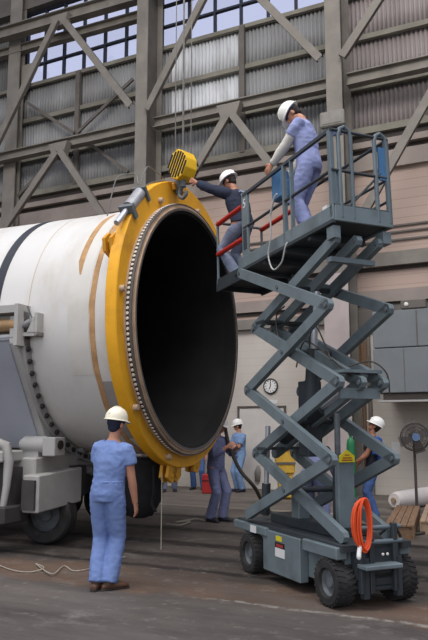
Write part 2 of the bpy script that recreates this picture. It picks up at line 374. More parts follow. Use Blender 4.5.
def trim(x0, x1, y0, y1, z0, z1, m='girt', bev=0):
    global tn; tn += 1
    return tag(MB().box(x0, x1, y0, y1, z0, z1).build('trim_%d' % tn, M[m]), kind='structure')
trim(-24, 3, W - 0.16, W - 0.02, 11.58, 11.72)
trim(-24, 3, W - 0.16, W - 0.02, 10.22, 10.38)
trim(-24, 3, W - 0.14, W - 0.02, 12.84, 12.96)
trim(-24, 3, W - 0.20, W - 0.0, 8.98, 9.16)
trim(-24, 3, W - 0.08, W - 0.0, 8.78, 8.97, 'shade_and_plinth')  # shadow line below the siding, painted as a dark strip
trim(-24, 3, W - 0.22, W - 0.0, 8.60, 8.76, 'board_trim')
trim(-24, 3, W - 0.06, W - 0.0, 8.46, 8.60, 'shade_and_plinth')
trim(-24, 3, W - 0.14, W - 0.0, 8.02, 8.46, 'board_trim')
trim(-24, 8, W - 0.20, W - 0.0, 5.50, 5.84, 'steel_beam')
trim(-24, 8, W - 0.06, W - 0.0, 5.42, 5.50, 'shade_and_plinth')  # shadow under the beam above, put in as a dark strip
for z in (6.16, 6.36, 6.52): trim(-24, 8, W - 0.06, W - 0.02, z - 0.022, z + 0.022, 'steel_dark')
trim(-24, 8, W - 0.12, W - 0.0, 4.62, 4.92, 'board_trim')
trim(-24, 8, W - 0.05, W - 0.0, 4.54, 4.62, 'shade_and_plinth')  # dark strip painting the shadow of the trim above it
trim(-24, -5.2, W - 0.16, W - 0.0, 4.16, 4.42, 'steel_beam')
trim(-5.0, 8, W - 0.05, W - 0.0, 4.0, 4.54, 'steel_dark')
for x in (-13.3, -7.55, -1.6): trim(x - 0.08, x + 0.08, W - 0.22, W - 0.12, 9.1, 12.9, 'steel_dark')

def window(n, x0, x1, xs, zs, z0=12.93, z1=15.6):
    t = thing('window_%d' % n, ((x0 + x1) / 2, W, z0), None, None); t['kind'] = 'structure'
    cx = (x0 + x1) / 2; mb = MB()
    for x in [x0] + xs + [x1]: mb.box(x - cx - 0.032, x - cx + 0.032, -0.05, 0.07, 0, z1 - z0)
    for z in [z0 + 0.03] + zs + [z1 - 0.03]: mb.box(x0 - cx, x1 - cx, -0.06, 0.06, z - z0 - 0.032, z - z0 + 0.032)
    mb.build('window_frame', M['window_frame'], t)
    MB().box(x0 - cx, x1 - cx, 0.0, 0.012, 0, z1 - z0).build('pane', M['glass'], t)
window(1, -15.62, -11.0, [-14.85, -14.05, -13.24, -12.41, -11.6], [13.64, 14.35, 15.0])
window(2, -10.3, -4.95, [-9.35, -8.49, -7.65, -6.81, -5.98], [13.66, 14.35, 15.0])
trim(-10.75, -10.3, W - 0.1, W + 0.1, 12.92, 15.6, 'window_frame')
trim(-11.1, -10.7, W - 0.05, W + 0.1, 12.92, 15.6, 'steel_dark')

trim(-24, -11.0, W - 0.3, W, 15.6, 26.0, 'steel_dark')

# door in the lower wall
d = thing('door_1', (-7.13, W, 0), None, None); d['kind'] = 'structure'
MB().box(-0.62, 0.62, -0.04, 0.0, 0.02, 2.08).build('door_panel', M['door_white'], d)
mb = MB(); mb.box(-0.68, -0.63, -0.05, 0, 0, 2.14); mb.box(0.63, 0.68, -0.05, 0, 0, 2.14); mb.box(-0.68, 0.68, -0.06, 0, 2.09, 2.14)
mb.build('door_frame', M['door_line'], d)
hb = MB(); hb.cyl((0.5, -0.04, 1.0), (0.5, -0.1, 1.0), 0.02); hb.ell((0.5, -0.12, 1.0), 0.035, 0.025, 0.035); hb.build('door_handle', M['galv'], d, True)

# steel frame of the wall, each member on its own
YB = 16.35
def column(x, label, m='steel_beam', z1=26.0, y0=15.95, y1=W - 0.25, w=0.42):
    t = thing('steel_column', (x, (y0 + y1) / 2, 0), label, 'column', 0.0, 'steel columns of the back wall'); h = (y1 - y0) / 2; t_ = 0.035
    MB().box(-w / 2, w / 2, -h, -h + t_, 0, z1).build('flange', M[m], t)
    MB().box(-w / 2, w / 2, h - t_, h, 0, z1).build('flange', M[m], t)
    MB().box(-0.02, 0.02, -h + t_, h - t_, 0, z1).build('web', M['steel_dark'], t)
    MB().box(-0.32, 0.32, -h - 0.06, h, 0, 0.03).build('base_plate', M['steel_dark'], t)
    return t
def col_x(px, py, y):
    a = at(px, py, 10) - EYE; return EYE.x + a.x * (y / a.y)
c1 = column(-10.31, 'grey steel column rising behind the striped hook block', w=0.38)
c2 = column(-4.64, 'grey steel column behind the man on the lift deck, with a grey box on it', w=0.40)
c0 = column(-15.75, 'greenish grey steel column at the far left edge of the wall', w=0.5, y0=16.55)
def beam_thing(name, p, q, label, cat, h, w, m='steel_beam'):
    p, q = V(p), V(q); c = (p + q) / 2
    t = thing(name, c, label, cat, 0.0, 'horizontal steel beams of the wall frame')
    d = (q - p).normalized(); sd = V((0, 1, 0)); up = sd.cross(d)
    for k in (-1, 1): MB().obox(up * k * (h / 2 - 0.015), (q - p) / 2, sd * w / 2, up * 0.015).build('flange', M[m], t)
    MB().obox((0, 0, 0), (q - p) / 2, sd * 0.015, up * (h / 2 - 0.03)).build('web', M[m], t)
    return t
def cross_y(px, py, y=YB):
    a = at(px, py, 10) - EYE; return EYE + a * (y / a.y)
zb = 10.24
beam_thing('steel_beam', (-24, YB, zb), (-10.53, YB, zb), 'long grey steel beam crossing the wall left of the hook block', 'beam', 0.30, 0.26)
beam_thing('steel_beam', (-10.08, YB, zb), (-4.84, YB, zb), 'long grey steel beam above the men on the lift, between the columns', 'beam', 0.30, 0.26)
beam_thing('steel_beam', (-4.40, YB, zb), (3.0, YB, zb), 'long pinkish grey steel beam right of the column with the box', 'beam', 0.32, 0.26)
beam_thing('steel_beam', (-24, YB - 0.12, 14.78), (-10.53, YB - 0.12, 14.36), 'top grey steel beam crossing the left window', 'beam', 0.40, 0.3)
beam_thing('steel_beam', (-24, YB + 0.3, 14.32), (-10.53, YB + 0.3, 13.98), 'lower grey steel beam in front of the left window, below the top beam', 'beam', 0.28, 0.24)
beam_thing('steel_beam', (-10.08, YB, 14.55), (-4.84, YB, 14.5), 'top grey steel beam over the right window beside the column', 'beam', 0.5, 0.3)
def brace(p, q, label, w=0.2, y=15.86, m='steel_beam'):
    a, b = cross_y(*p, y), cross_y(*q, y); c = (a + b) / 2
    t = thing('diagonal_brace', c, label, 'brace', 0.0, 'diagonal braces of the wall frame'); d = (b - a).normalized(); sd = V((0, 1, 0)); up = sd.cross(d)
    MB().obox(-sd * 0.05, (b - a) / 2, sd * 0.012, up * w / 2).build('flange', M[m], t)
    for k in (-1, 1): MB().obox(up * k * (w / 2 - 0.012) + sd * 0.01, (b - a) / 2, sd * 0.05, up * 0.012).build('rib', M['steel_dark'], t)
    return t
brace((-4, 146), (57, 20), 'diagonal brace slanting up to the top beam at far left, in front of the window')
brace((64, 20), (131, 106), 'diagonal brace slanting down from the top beam across the left window')
brace((147, 110), (207, -8), 'diagonal brace slanting up right of the column behind the hook block')
brace((254, -8), (320, 59), 'diagonal brace slanting down to the column above the man leaning on the lift rail')
brace((342, 57), (384, -8), 'diagonal brace slanting up to the right of the column with the box')
brace((5, 228), (57, 152), 'diagonal brace slanting up to the beam above the white casing')
brace((61, 152), (106, 220), 'diagonal brace slanting down from the beam to the white casing')
brace((188, 182), (227, 116), 'diagonal brace slanting up from the striped hook block to the beam')
brace((233, 115), (290, 190), 'diagonal brace slanting down from the beam behind the helmet of the man in navy')
brace((436, 84), (342, 252), 'diagonal brace slanting down behind the right end of the lift deck')
def rod(p, q, label, y=W - 0.28):
    a, b = cross_y(*p, y), cross_y(*q, y); d = (b - a).normalized()
    t = tag(MB().obox((0, 0, 0), (b - a) / 2, V((0, 0.03, 0)), V((0, 1, 0)).cross(d) * 0.05).build('angle_brace', M['steel_dark']), label, 'brace')
    t.location = (a + b) / 2; return t
rod((26, 102), (74, 133), 'thin angle brace slanting down below the left window')
rod((78, 132), (133, 79), 'thin angle brace slanting up towards the column below the left window')
rod((82, 138), (128, 172), 'thin angle brace slanting down below the grey beam, left of the column')
rod((18, 196), (52, 160), 'thin angle brace slanting up behind the beam above the casing')
# gusset plates
for n, (px, py, lab) in enumerate([(61, 22, 'gusset plate where two braces meet the top beam'), (60, 150, 'gusset plate on the long beam above the white casing'), (230, 112, 'gusset plate on the long beam above the man in navy')]):
    a = cross_y(px, py, 16.06)
    t = tag(MB().prism([(-0.35, 0, 0.2), (0.35, 0, 0.2), (0.22, 0, -0.18), (-0.22, 0, -0.18)], (0, 1, 0), 0.24).build('gusset_plate', M['steel_beam']), lab, 'plate')
    t.location = a
# bracket boxes at the end column
t = tag(MB().prism([(0, 0, 0.4), (0.5, 0, 0.4), (0.5, 0, 0.25), (0, 0, -0.6)], (0, 1, 0), 0.2).build('bracket', M['girt']), 'triangular grey bracket on the column at far left', 'bracket'); t.location = (-15.49, 16.75, 13.1)
# grey box on the column, just above the deck
a = cross_y(333, 120, 15.9)
t = thing('junction_box', (a.x, 15.93, a.z), 'square grey metal box mounted on the column behind the lift deck', 'box')
MB().box(-0.31, 0.31, -0.16, 0, -0.2, 0.2).bevel(0.03).build('housing', M['panel_grey'], t)
MB().box(-0.25, 0.25, -0.175, -0.158, -0.14, 0.14).bevel(0.01).build('cover', M['panel_grey'], t)
t = tag(MB().box(-0.2, 0.2, -0.02, 0, -0.09, 0.09).build('sign_plate', mat('sign_blue', rgb(52, 64, 104), 0.6)), 'small dark blue plate on the column below the grey box', 'plate'); t.location = (a.x + 0.02, 15.935, a.z - 0.3)
# cladding of the lower column
t = tag(MB().box(-0.3, 0.3, -0.03, 0.0, 0.0, 5.2).build('column_casing', M['pipe_pink']), 'pale pinkish casing of the column behind the lift', 'column'); t.location = (-4.72, 15.94, 0.02)
for i, (px, lab) in enumerate([(357, 'thin grey pipe nearest the column casing, left of the cabinet'), (363, 'thin brown pipe in the middle between column and cabinet'), (369, 'thin grey pipe beside the left edge of the cabinet')]):
    p = cross_y(px, 380, W - 0.1)
    t = tag(MB().cyl((0, 0, 0), (0, 0, 4.3), 0.05).build('wall_pipe', M['pipe' if i != 1 else 'wood'], None, True), lab, 'pipe'); t.location = (p.x, W - 0.06, 0.0)
p = cross_y(362, 320, W - 0.2)
t = tag(MB().box(-0.32, 0.32, -0.15, 0, -0.25, 0.25).bevel(0.02).build('wall_box', M['steel_dark']), 'dark box on the wall left of the overhead cabinet', 'box'); t.location = (p.x, W, p.z)
p = cross_y(362, 352, W - 0.2)
t = tag(MB().box(-0.2, 0.12, -0.08, 0, -0.5, 0.4).bevel(0.02).build('wall_panel', M['wood']), 'brown panel on the wall below the dark box', 'panel'); t.location = (p.x, W, p.z)

# big overhead cabinet at right
t = thing('overhead_cabinet', (-2.2, 15.5, 2.34), 'large grey overhead cabinet at the right edge in two tiers', 'cabinet')
MB().box(-1.58, 3.0, 0, W - 15.5 - 0.02, 0.0, 0.98).bevel(0.012).build('lower_panel', M['cabinet'], t)
MB().box(-1.58, 3.0, 0.02, W - 15.5 - 0.02, 1.0, 1.82).bevel(0.012).build('upper_panel', M['cabinet'], t)
MB().box(-0.92, -0.9, -0.006, 0.03, 0.02, 0.96).build('seam', M['steel_dark'], t); MB().box(-0.62, -0.6, 0.0, 0.03, 1.02, 1.8).build('seam', M['steel_dark'], t)
MB().box(-1.4, 3.0, 0.05, W - 15.5 - 0.02, -0.16, 0.0).build('plinth', M['shade_and_plinth'], t)
MB().box(-1.5, 3.0, -0.05, 0.25, -0.2, -0.16).build('ledge', M['trans_grey'], t)
t = thing('ceiling_lamp', (-2.9, 15.65, 4.18), 'small dark lamp fixture on top of the overhead cabinet', 'lamp')
MB().box(-0.25, 0.3, -0.1, 0.1, 0, 0.2).bevel(0.02).build('housing', M['steel_dark'], t); MB().ell((-0.12, -0.11, 0.1), 0.05, 0.03, 0.05).build('bulb', M['pin_light'], t, True)

# clock
t = thing('wall_clock', (-6.86, W, 2.65), 'round wall clock with white face on the whitewashed wall', 'clock')
MB().lathe([(0.175, 0), (0.2, 0.0), (0.2, 0.05), (0.175, 0.06)], (0, 0, 0), (0, -1, 0), 40).build('rim', M['clock_rim'], t, True)
MB().cyl((0, 0, 0), (0, -0.04, 0), 0.176, 40).build('dial', M['clock_face'], t)
mb = MB()
for i in range(12):
    a = math.pi * i / 6; L_ = 0.035
    mb.obox((0.14 * math.sin(a), -0.042, 0.14 * math.cos(a)), V((math.sin(a), 0, math.cos(a))) * L_ / 2, V((math.cos(a), 0, -math.sin(a))) * 0.008, (0, 0.002, 0))
mb.build('hour_marks', M['ink'], t)
for nm, a, L_ in (('minute_hand', R(0), 0.12), ('hour_hand', R(205), 0.085)):
    MB().obox((L_ / 2 * math.sin(a), -0.046, L_ / 2 * math.cos(a)), V((math.sin(a), 0, math.cos(a))) * L_ / 2, V((math.cos(a), 0, -math.sin(a))) * 0.01, (0, 0.002, 0)).build(nm, M['ink'], t)
t = tag(MB().box(-0.15, 0.15, -0.012, 0, -0.05, 0.05).build('paper_notice', M['sticker_white']), 'small pale notice below the wall clock', 'sign'); t.location = (-6.84, W, 2.24)

# ------------------------------------------------------------------ rocket casing
SEG = thing('rocket_casing', (-4.887, 9.125, 0), 'huge white cylindrical casing with yellow ring and black open bore', 'cylinder', R(3.55))
ZC = 3.055; RO = 1.85; AX = (1, 0, 0); OC = (0, 0, ZC)
MB().lathe([(1.845, -0.25), (1.845, -7.5), (1.75, -7.5), (1.75, -0.25)], OC, AX, 128).build('shell', M['white_case'], SEG, True)
# bore: liner tube with closed far end
MB().lathe([(1.72, -0.03), (1.77, -0.012), (1.70, -0.3), (1.62, -1.1), (1.60, -6.5), (0.4, -7.0), (0.0001, -7.0), (0.0001, -7.1), (1.72, -7.1)], OC, AX, 96).build('bore_liner', M['liner'], SEG, True)
cv = MB().lathe([(1.76, 0.0), (1.80, 0.0), (1.80, -0.02), (1.84, -0.025), (1.855, -0.04), (1.855, -0.32), (1.76, -0.32)], OC, AX, 128).build('clevis_rim', M['tan_clevis'], SEG, True)
MB().lathe([(1.845, -0.015), (1.858, -0.02), (1.858, -0.05), (1.845, -0.05)], OC, AX, 128).build('rim_edge', M['clevis_grey'], cv, True)
MB().lathe([(1.755, 0.0), (1.788, 0.004), (1.788, -0.01), (1.755, -0.01)], OC, AX, 128).build('seal', M['clevis_grey'], cv, True)
NP = 177
def radial(t, r, x): return V((x, -math.cos(t) * r, ZC + math.sin(t) * r))     # t=0 towards the camera side (-Y), 90 deg = top
def pin_mesh():
    return MB().lathe([(0.0001, 0.006), (0.018, 0.006), (0.022, 0.0), (0.022, -0.01), (0.0001, -0.01)], (0, 0, 0), (0, 0, 1), 8, False).mesh('pin')
pm = pin_mesh(); pm.materials.append(M['pin_light'])
pmd = MB().obox((0, 0, 0), (0.014, 0, 0), (0, 0.012, 0), (0, 0, 0.004)).mesh('pin_gap'); pmd.materials.append(M['pin_dark'])
rest = MB(); npins = 0
for i in range(NP):
    t = 2 * math.pi * (i + 0.5) / NP
    q = V((0, -math.cos(t), math.sin(t))).to_track_quat('Z', 'X')
    seen = (-R(75) < (t if t < math.pi else t - 2 * math.pi) < R(115))
    if seen and npins < 96:
        npins += 1
        o = bpy.data.objects.new('pin', pm); COL.objects.link(o); o.parent = cv; o.location = radial(t, 1.858, -0.078); o.rotation_euler = q.to_euler()
    else:
        m3 = q.to_matrix(); rest.obox(radial(t, 1.858, -0.078), m3 @ V((0.02, 0, 0)), m3 @ V((0, 0.02, 0)), m3 @ V((0, 0, 0.006)))
    # dark slot beside each pin
rest.build('pin', M['pin_light'], cv)['kind'] = 'stuff'
MB().lathe([(1.854, -0.054), (1.857, -0.054), (1.857, -0.102), (1.854, -0.102)], OC, AX, 128).build('pin_band', M['pin_dark'], cv, True)
# yellow handling ring, taller over the top half
def ring_r(t):
    s = math.sin(t); return 2.035 + (0.17 * max(0, s) ** 1.1)
mb = MB(); n = 144; rows = []
prof = lambda t: [(1.856, -0.30), (1.856, -0.135), (ring_r(t) - 0.012, -0.135), (ring_r(t), -0.147), (ring_r(t), -0.288), (ring_r(t) - 0.012, -0.30)]
for i in range(n):
    t = 2 * math.pi * i / n; rows.append([mb.bm.verts.new(radial(t, r, x)) for r, x in prof(t)])
for i in range(n):
    a, b = rows[i], rows[(i + 1) % n]
    for j in range(6): mb.bm.faces.new((a[j], a[(j + 1) % 6], b[(j + 1) % 6], b[j]))
RING = mb.build('lifting_ring', M['yellow_ring'], SEG, True)
MB().lathe([(1.86, -0.30), (1.92, -0.30), (1.92, -0.36), (1.86, -0.36)], OC, AX, 128).build('back_flange', M['yellow_dark'], RING, True)
def on_ring(t, r, x, name, f, m, smooth=True):
    mb = MB(); f(mb); o = mb.build(name, m, RING, smooth)
    rr = V((0, -math.cos(t), math.sin(t))); tt = V((0, math.sin(t), math.cos(t)))
    o.matrix_local = Matrix((( 1, 0, 0, x), (0, tt.y, rr.y, -math.cos(t) * r), (0, tt.z, rr.z, ZC + math.sin(t) * r), (0, 0, 0, 1)))   # local x = axis, y = tangent, z = radial
    return o
for a in (8, 62, 100, -38, -72, 128):
    on_ring(R(a), 1.95, -0.135, 'bolt', lambda mb: mb.lathe([(0.0001, 0.06), (0.035, 0.06), (0.045, 0.03), (0.045, 0.0), (0.0001, 0)], (0, 0, 0), (1, 0, 0), 10, False), M['tan_clevis'])
for a in (85, 76): on_ring(R(a), 2.12, -0.13, 'lug', lambda mb: mb.box(0, 0.05, -0.04, 0.04, -0.05, 0.05).bevel(0.01), M['yellow_dark'])
# hydraulic latch on the upper left of the ring
def latch(mb):
    mb.cyl((0, -0.22, 0.02), (0, 0.2, 0.02), 0.085, 20)
on_ring(R(46), 2.15, -0.2, 'latch_cylinder', latch, M['galv'])
on_ring(R(46), 2.15, -0.2, 'latch_rod', lambda mb: mb.cyl((-0.02, -0.6, 0.0), (0, -0.22, 0.02), 0.04, 12), M['chrome'])
on_ring(R(46), 2.15, -0.2, 'latch_bracket', lambda mb: mb.box(-0.1, 0.1, -0.3, -0.22, -0.12, 0.08), M['hub_grey'], False)
on_ring(R(46), 2.15, -0.2, 'latch_bracket', lambda mb: mb.box(-0.1, 0.1, 0.2, 0.25, -0.12, 0.1), M['hub_grey'], False)
def claw(mb):
    for x in (-0.08, 0.02):
        mb.prism([(x, -0.12, -0.1), (x, 0.12, -0.1), (x, 0.14, 0.1), (x, 0.0, 0.16), (x, -0.13, 0.06)], (1, 0, 0), 0.045)
    mb.cyl((-0.12, 0.02, 0.06), (0.06, 0.02, 0.06), 0.03, 12)
on_ring(R(26), 2.0, -0.32, 'latch_claw', claw, M['yellow_dark'], False)
on_ring(R(-84), 2.08, -0.2, 'latch_claw', lambda mb: (claw(mb)), M['yellow_dark'], False)
on_ring(R(-80), 2.1, -0.2, 'latch_claw', lambda mb: (claw(mb)), M['yellow_dark'], False)
on_ring(R(-103), 2.03, -0.2, 'latch_claw', lambda mb: (claw(mb)), M['yellow_dark'], False)
hs = [radial(R(52), 2.3, -0.2), radial(R(56), 2.4, -0.3), radial(R(50), 2.46, -0.42), radial(R(44), 2.32, -0.46), radial(R(36), 2.2, -0.45)]
MB().tube(smooth_path(hs), 0.009, 8).build('hydraulic_hose', M['hose_grey'], RING, True)
hs = [radial(R(52), 2.25, -0.2), radial(R(60), 2.42, -0.2), radial(R(66), 2.42, -0.25), radial(R(76), 2.25, -0.25)]
MB().tube(smooth_path(hs), 0.008, 8).build('hydraulic_hose', M['hose_grey'], RING, True)
hs = [radial(R(a), ring_r(R(a)) + 0.02, -0.25) for a in range(54, 96, 6)]
MB().tube(smooth_path(hs), 0.009, 8).build('hydraulic_hose', M['hose_grey'], RING, True)
# bands around the shell (painted and taped strips, a few millimetres proud)
def band(name, x0, x1, m, t0=0, t1=360, dr=0.006, wob=0.0, taper=False):
    mb = MB(); n = 96; prev = None
    for i in range(n + 1):
        t = R(t0 + (t1 - t0) * i / n); r = 1.846; k = wob * (noise.noise(V((t * 6, x0 * 3, 0))))
        w = 1.0 if not taper else min(1.0, 0.25 + 1.6 * math.sin(math.pi * i / n))
        xm = x1; xa = xm + (x0 - xm) * w
        row = [mb.bm.verts.new(radial(t, rr, x)) for rr, x in ((r, xa + k), (r + dr, xa + k), (r + dr, x1 + k * 0.5), (r, x1 + k * 0.5))]
        if prev:
            for j in range(4): mb.bm.faces.new((prev[j], prev[(j + 1) % 4], row[(j + 1) % 4], row[j]))
        prev = row
    return mb.build(name, m, SEG, True)
band('dark_band', -2.26, -2.11, M['black_band'])
band('tan_band', -0.645, -0.565, M['tan_band'], wob=0.012)
band('tan_patch', -0.93, -0.84, M['tan_band'], 17, 60, taper=True)
band('pale_patch', -0.98, -0.66, mat('case_patch', rgb(202, 199, 192), 0.5, 0, 0.03, 4, 0, 20, rgb(176, 166, 150), 0.5, 1.2), -25, 80, 0.003, 0.02)
band('grey_patch', -0.56, -0.36, mat('case_grey', rgb(150, 146, 144), 0.6, 0, 0.08, 4), -60, -28, 0.004)
band('seam', -1.62, -1.612, M['tan_clevis'], dr=0.002)

# ------------------------------------------------------------------ transporter with cradle
TR = thing('transporter', (-6.68, 9.1, 0), 'grey transporter with bolted cradle carrying the white casing', 'vehicle', R(3.55))
def tl(x, y, z): return V((x + 6.6, y - 9.1, z))
CX, CYY, CZ = -6.44, 9.03, 3.055
arc = [(CYY - 1.87 * math.cos(R(a)), CZ + 1.87 * math.sin(R(a))) for a in range(0, -181, -5)]
outer = [(2 * CYY - 6.98, 3.1), (2 * CYY - 6.98, 2.7), (2 * CYY - 7.9, 1.32), (2 * CYY - 7.9, 1.05), (7.75, 1.05), (7.75, 1.32), (6.98, 2.7), (6.98, 3.1)]
mb = MB()
na = len(arc)
for sx_ in (0.0,):
    k = len(outer)
    # build the saddle plate as strips between arc and outline
    op = []
    for (y, z) in arc:
        dy, dz = y - CYY, z - CZ; L_ = math.hypot(dy, dz); dy /= L_; dz /= L_
        best = None
        loop = outer
        for i in range(len(loop)):
            (y1, z1), (y2, z2) = loop[i], loop[(i + 1) % len(loop)]
            if i == len(loop) - 1: continue
            den = dy * (z2 - z1) - dz * (y2 - y1)
            if abs(den) < 1e-9: continue
            tt = ((y1 - CYY) * (z2 - z1) - (z1 - CZ) * (y2 - y1)) / den; uu = ((y1 - CYY) * dz - (z1 - CZ) * dy) / den
            if tt > 0 and -1e-6 <= uu <= 1 + 1e-6 and (best is None or tt < best): best = tt
        op.append((CYY + dy * (best or 2.05), CZ + dz * (best or 2.05)))
    rows = []
    for (y, z), (y2, z2) in zip(arc, op):
        rows.append([mb.bm.verts.new(tl(x, yy, zz)) for x, yy, zz in ((CX, y, z), (CX, y2, z2), (CX - 0.12, y2, z2), (CX - 0.12, y, z))])
    for a, b in zip(rows, rows[1:]):
        for j in range(4): mb.bm.faces.new((a[j], a[(j + 1) % 4], b[(j + 1) % 4], b[j]))
    mb.bm.faces.new(rows[0]); mb.bm.faces.new(rows[-1][::-1])
SAD = mb.build('saddle_plate', M['trans_grey'], TR)
mb = MB(); prev = None
for a in range(2, -183, -4):
    row = [mb.bm.verts.new(tl(x, CYY - r * math.cos(R(a)), CZ + r * math.sin(R(a)))) for r, x in ((1.868, CX + 0.0), (1.868, CX + 0.05), (1.99, CX + 0.05), (1.99, CX + 0.0))]
    if prev:
        for j in range(4): mb.bm.faces.new((prev[j], prev[(j + 1) % 4], row[(j + 1) % 4], row[j]))
    prev = row
mb.build('clamp_strip', mat('strip_grey', rgb(150, 148, 146), 0.5, 0, 0.08, 4), SAD)
bm_ = MB().lathe([(0.0001, 0.035), (0.03, 0.035), (0.036, 0.02), (0.036, 0.0), (0.0001, 0)], (0, 0, 0), (1, 0, 0), 8, False).mesh('bolt'); bm_.materials.append(M['pin_dark'])
for i in range(32):
    a = R(-3 - 4.9 * i)
    o = bpy.data.objects.new('bolt', bm_); COL.objects.link(o); o.parent = SAD; o.location = tl(CX + 0.05, CYY - 1.93 * math.cos(a), CZ + 1.93 * math.sin(a))
# bluish side covers behind the saddle
for s in (1, -1):
    f = (lambda y: y) if s == 1 else (lambda y: 2 * CYY - y)
    MB().prism([tl(-8.3, f(y), z) for y, z in ((6.94, 2.72), (7.72, 1.32), (7.78, 1.32), (7.0, 2.72))], (1, 0, 0), 3.5).build('side_cover', M['trans_blue'], TR)
    # upper rail: two flanges with a timber roller between
    MB().prism([tl(-8.3, f(y), z) for y, z in ((6.93, 3.1), (7.18, 3.1), (7.18, 3.2), (6.93, 3.2))], (1, 0, 0), 3.72).build('top_rail', M['trans_grey'], TR)
    MB().prism([tl(-6.42, f(y), z) for y, z in ((6.92, 2.66), (7.2, 2.66), (7.2, 3.21), (6.92, 3.21))], (1, 0, 0), 0.06).build('end_plate', M['trans_grey'], TR)
    MB().cyl(tl(-10, f(7.05), 2.95), tl(-6.46, f(7.05), 2.95), 0.09, 16).build('roller', M['wood_roll'], TR, True)
    MB().cyl(tl(-10, f(7.03), 2.78), tl(-6.46, f(7.03), 2.78), 0.05, 12).build('pipe', M['galv'], TR, True)
# tie-down clamp against the casing
cl = MB(); cl.box(0, 0.34, -0.1, 0.12, -0.2, -0.14); cl.box(0.28, 0.34, -0.1, 0.12, -0.2, 0.18); cl.prism([(0.14, -0.1, -0.14), (0.28, -0.1, -0.14), (0.28, -0.1, 0.12)], (0, 1, 0), 0.02)
CL = cl.build('tie_clamp', M['trans_grey'], TR); CL.location = tl(-6.44, 7.12, 2.95); CL.scale = (0.8, 0.8, 0.8)
MB().cyl((0.04, -0.08, -0.02), (0.2, -0.08, 0.04), 0.055, 14).build('clamp_knob', M['galv'], CL, True)
MB().cyl((0.2, -0.06, 0.1), (0.13, -0.1, 0.3), 0.014, 8).build('clamp_pin', M['hub_grey'], CL, True)
MB().lathe([(0.05, -0.01), (0.075, -0.01), (0.075, 0.01), (0.05, 0.01)], (0.0, -0.04, -0.23), (1, 0, 0), 20).build('ring_eye', M['hub_grey'], CL, True)
# frame beams
for yy, nm in ((8.35, 'frame_beam'), (9.75, 'frame_beam')):
    MB().box(-4.2, 0.3, yy - 9.1 - 0.16, yy - 9.1 + 0.16, 0.62, 1.06).bevel(0.02).build(nm, M['trans_dark'], TR)
for xx in (-9.9, -8.4, -6.75): MB().box(xx + 6.6 - 0.15, xx + 6.6 + 0.15, -1.9, 1.9, 0.6, 1.08).build('cross_beam', M['trans_dark'], TR)
# front corner gear (near side), built in the X=-6.3 plane
MB().prism([tl(-6.36, y, z) for y, z in ((7.28, 0.98), (8.28, 1.04), (8.28, 0.56), (7.28, 0.50))], (1, 0, 0), 0.26).bevel(0.015).build('bumper_plate', M['trans_grey'], TR)
MB().box(0.13, 0.33, 7.24 - 9.1, 7.30 - 9.1, 0.54, 0.92).build('bumper_end', M['trans_dark'], TR)
MB().prism([tl(-6.62, y, z) for y, z in ((7.42, 1.2), (8.45, 1.24), (8.45, 0.9), (7.42, 0.9))], (1, 0, 0), 0.44).bevel(0.02).build('gear_box', M['trans_grey'], TR)
MB().box(-0.24, 0.05, 8.5 - 9.1, 9.7 - 9.1, 0.9, 1.12).bevel(0.01).build('cross_member', M['trans_grey'], TR)
mo = MB(); mo.box(-0.30, 0.14, 7.55 - 9.1, 7.75 - 9.1, 1.2, 1.28)
mo.cyl(tl(-6.72, 7.62, 1.37), tl(-6.36, 7.62, 1.37), 0.115, 24); mo.cyl(tl(-6.78, 7.62, 1.37), tl(-6.72, 7.62, 1.37), 0.08, 20)
mt_ = mo.build('motor', M['trans_grey'], TR, True)
MB().box(0.24, 0.44, 7.5 - 9.1, 7.74 - 9.1, 1.22, 1.47).bevel(0.01).build('motor_mount', M['trans_grey'], mt_)
MB().cyl(tl(-6.16, 7.62, 1.37), tl(-6.14, 7.62, 1.37), 0.06, 16).build('shaft', M['pin_dark'], mt_, True)
hp = MB(); hp.cyl(tl(-6.38, 8.42, 1.27), tl(-6.3, 8.42, 1.27), 0.035, 12); hp.box(-0.03, 0.24, 8.34 - 9.1, 8.48 - 9.1, 1.15, 1.22); hp.ell(tl(-6.35, 8.42, 1.36), 0.045, 0.045, 0.05)
hp.build('valve', M['galv'], TR, True)
MB().tube([tl(-6.32, 8.55, 0.98), tl(-6.28, 8.75, 0.9), tl(-6.25, 8.9, 0.8), tl(-6.25, 9.02, 0.86)], [0.05, 0.04, 0.06, 0.04], 10).build('coupling', M['galv'], TR, True)
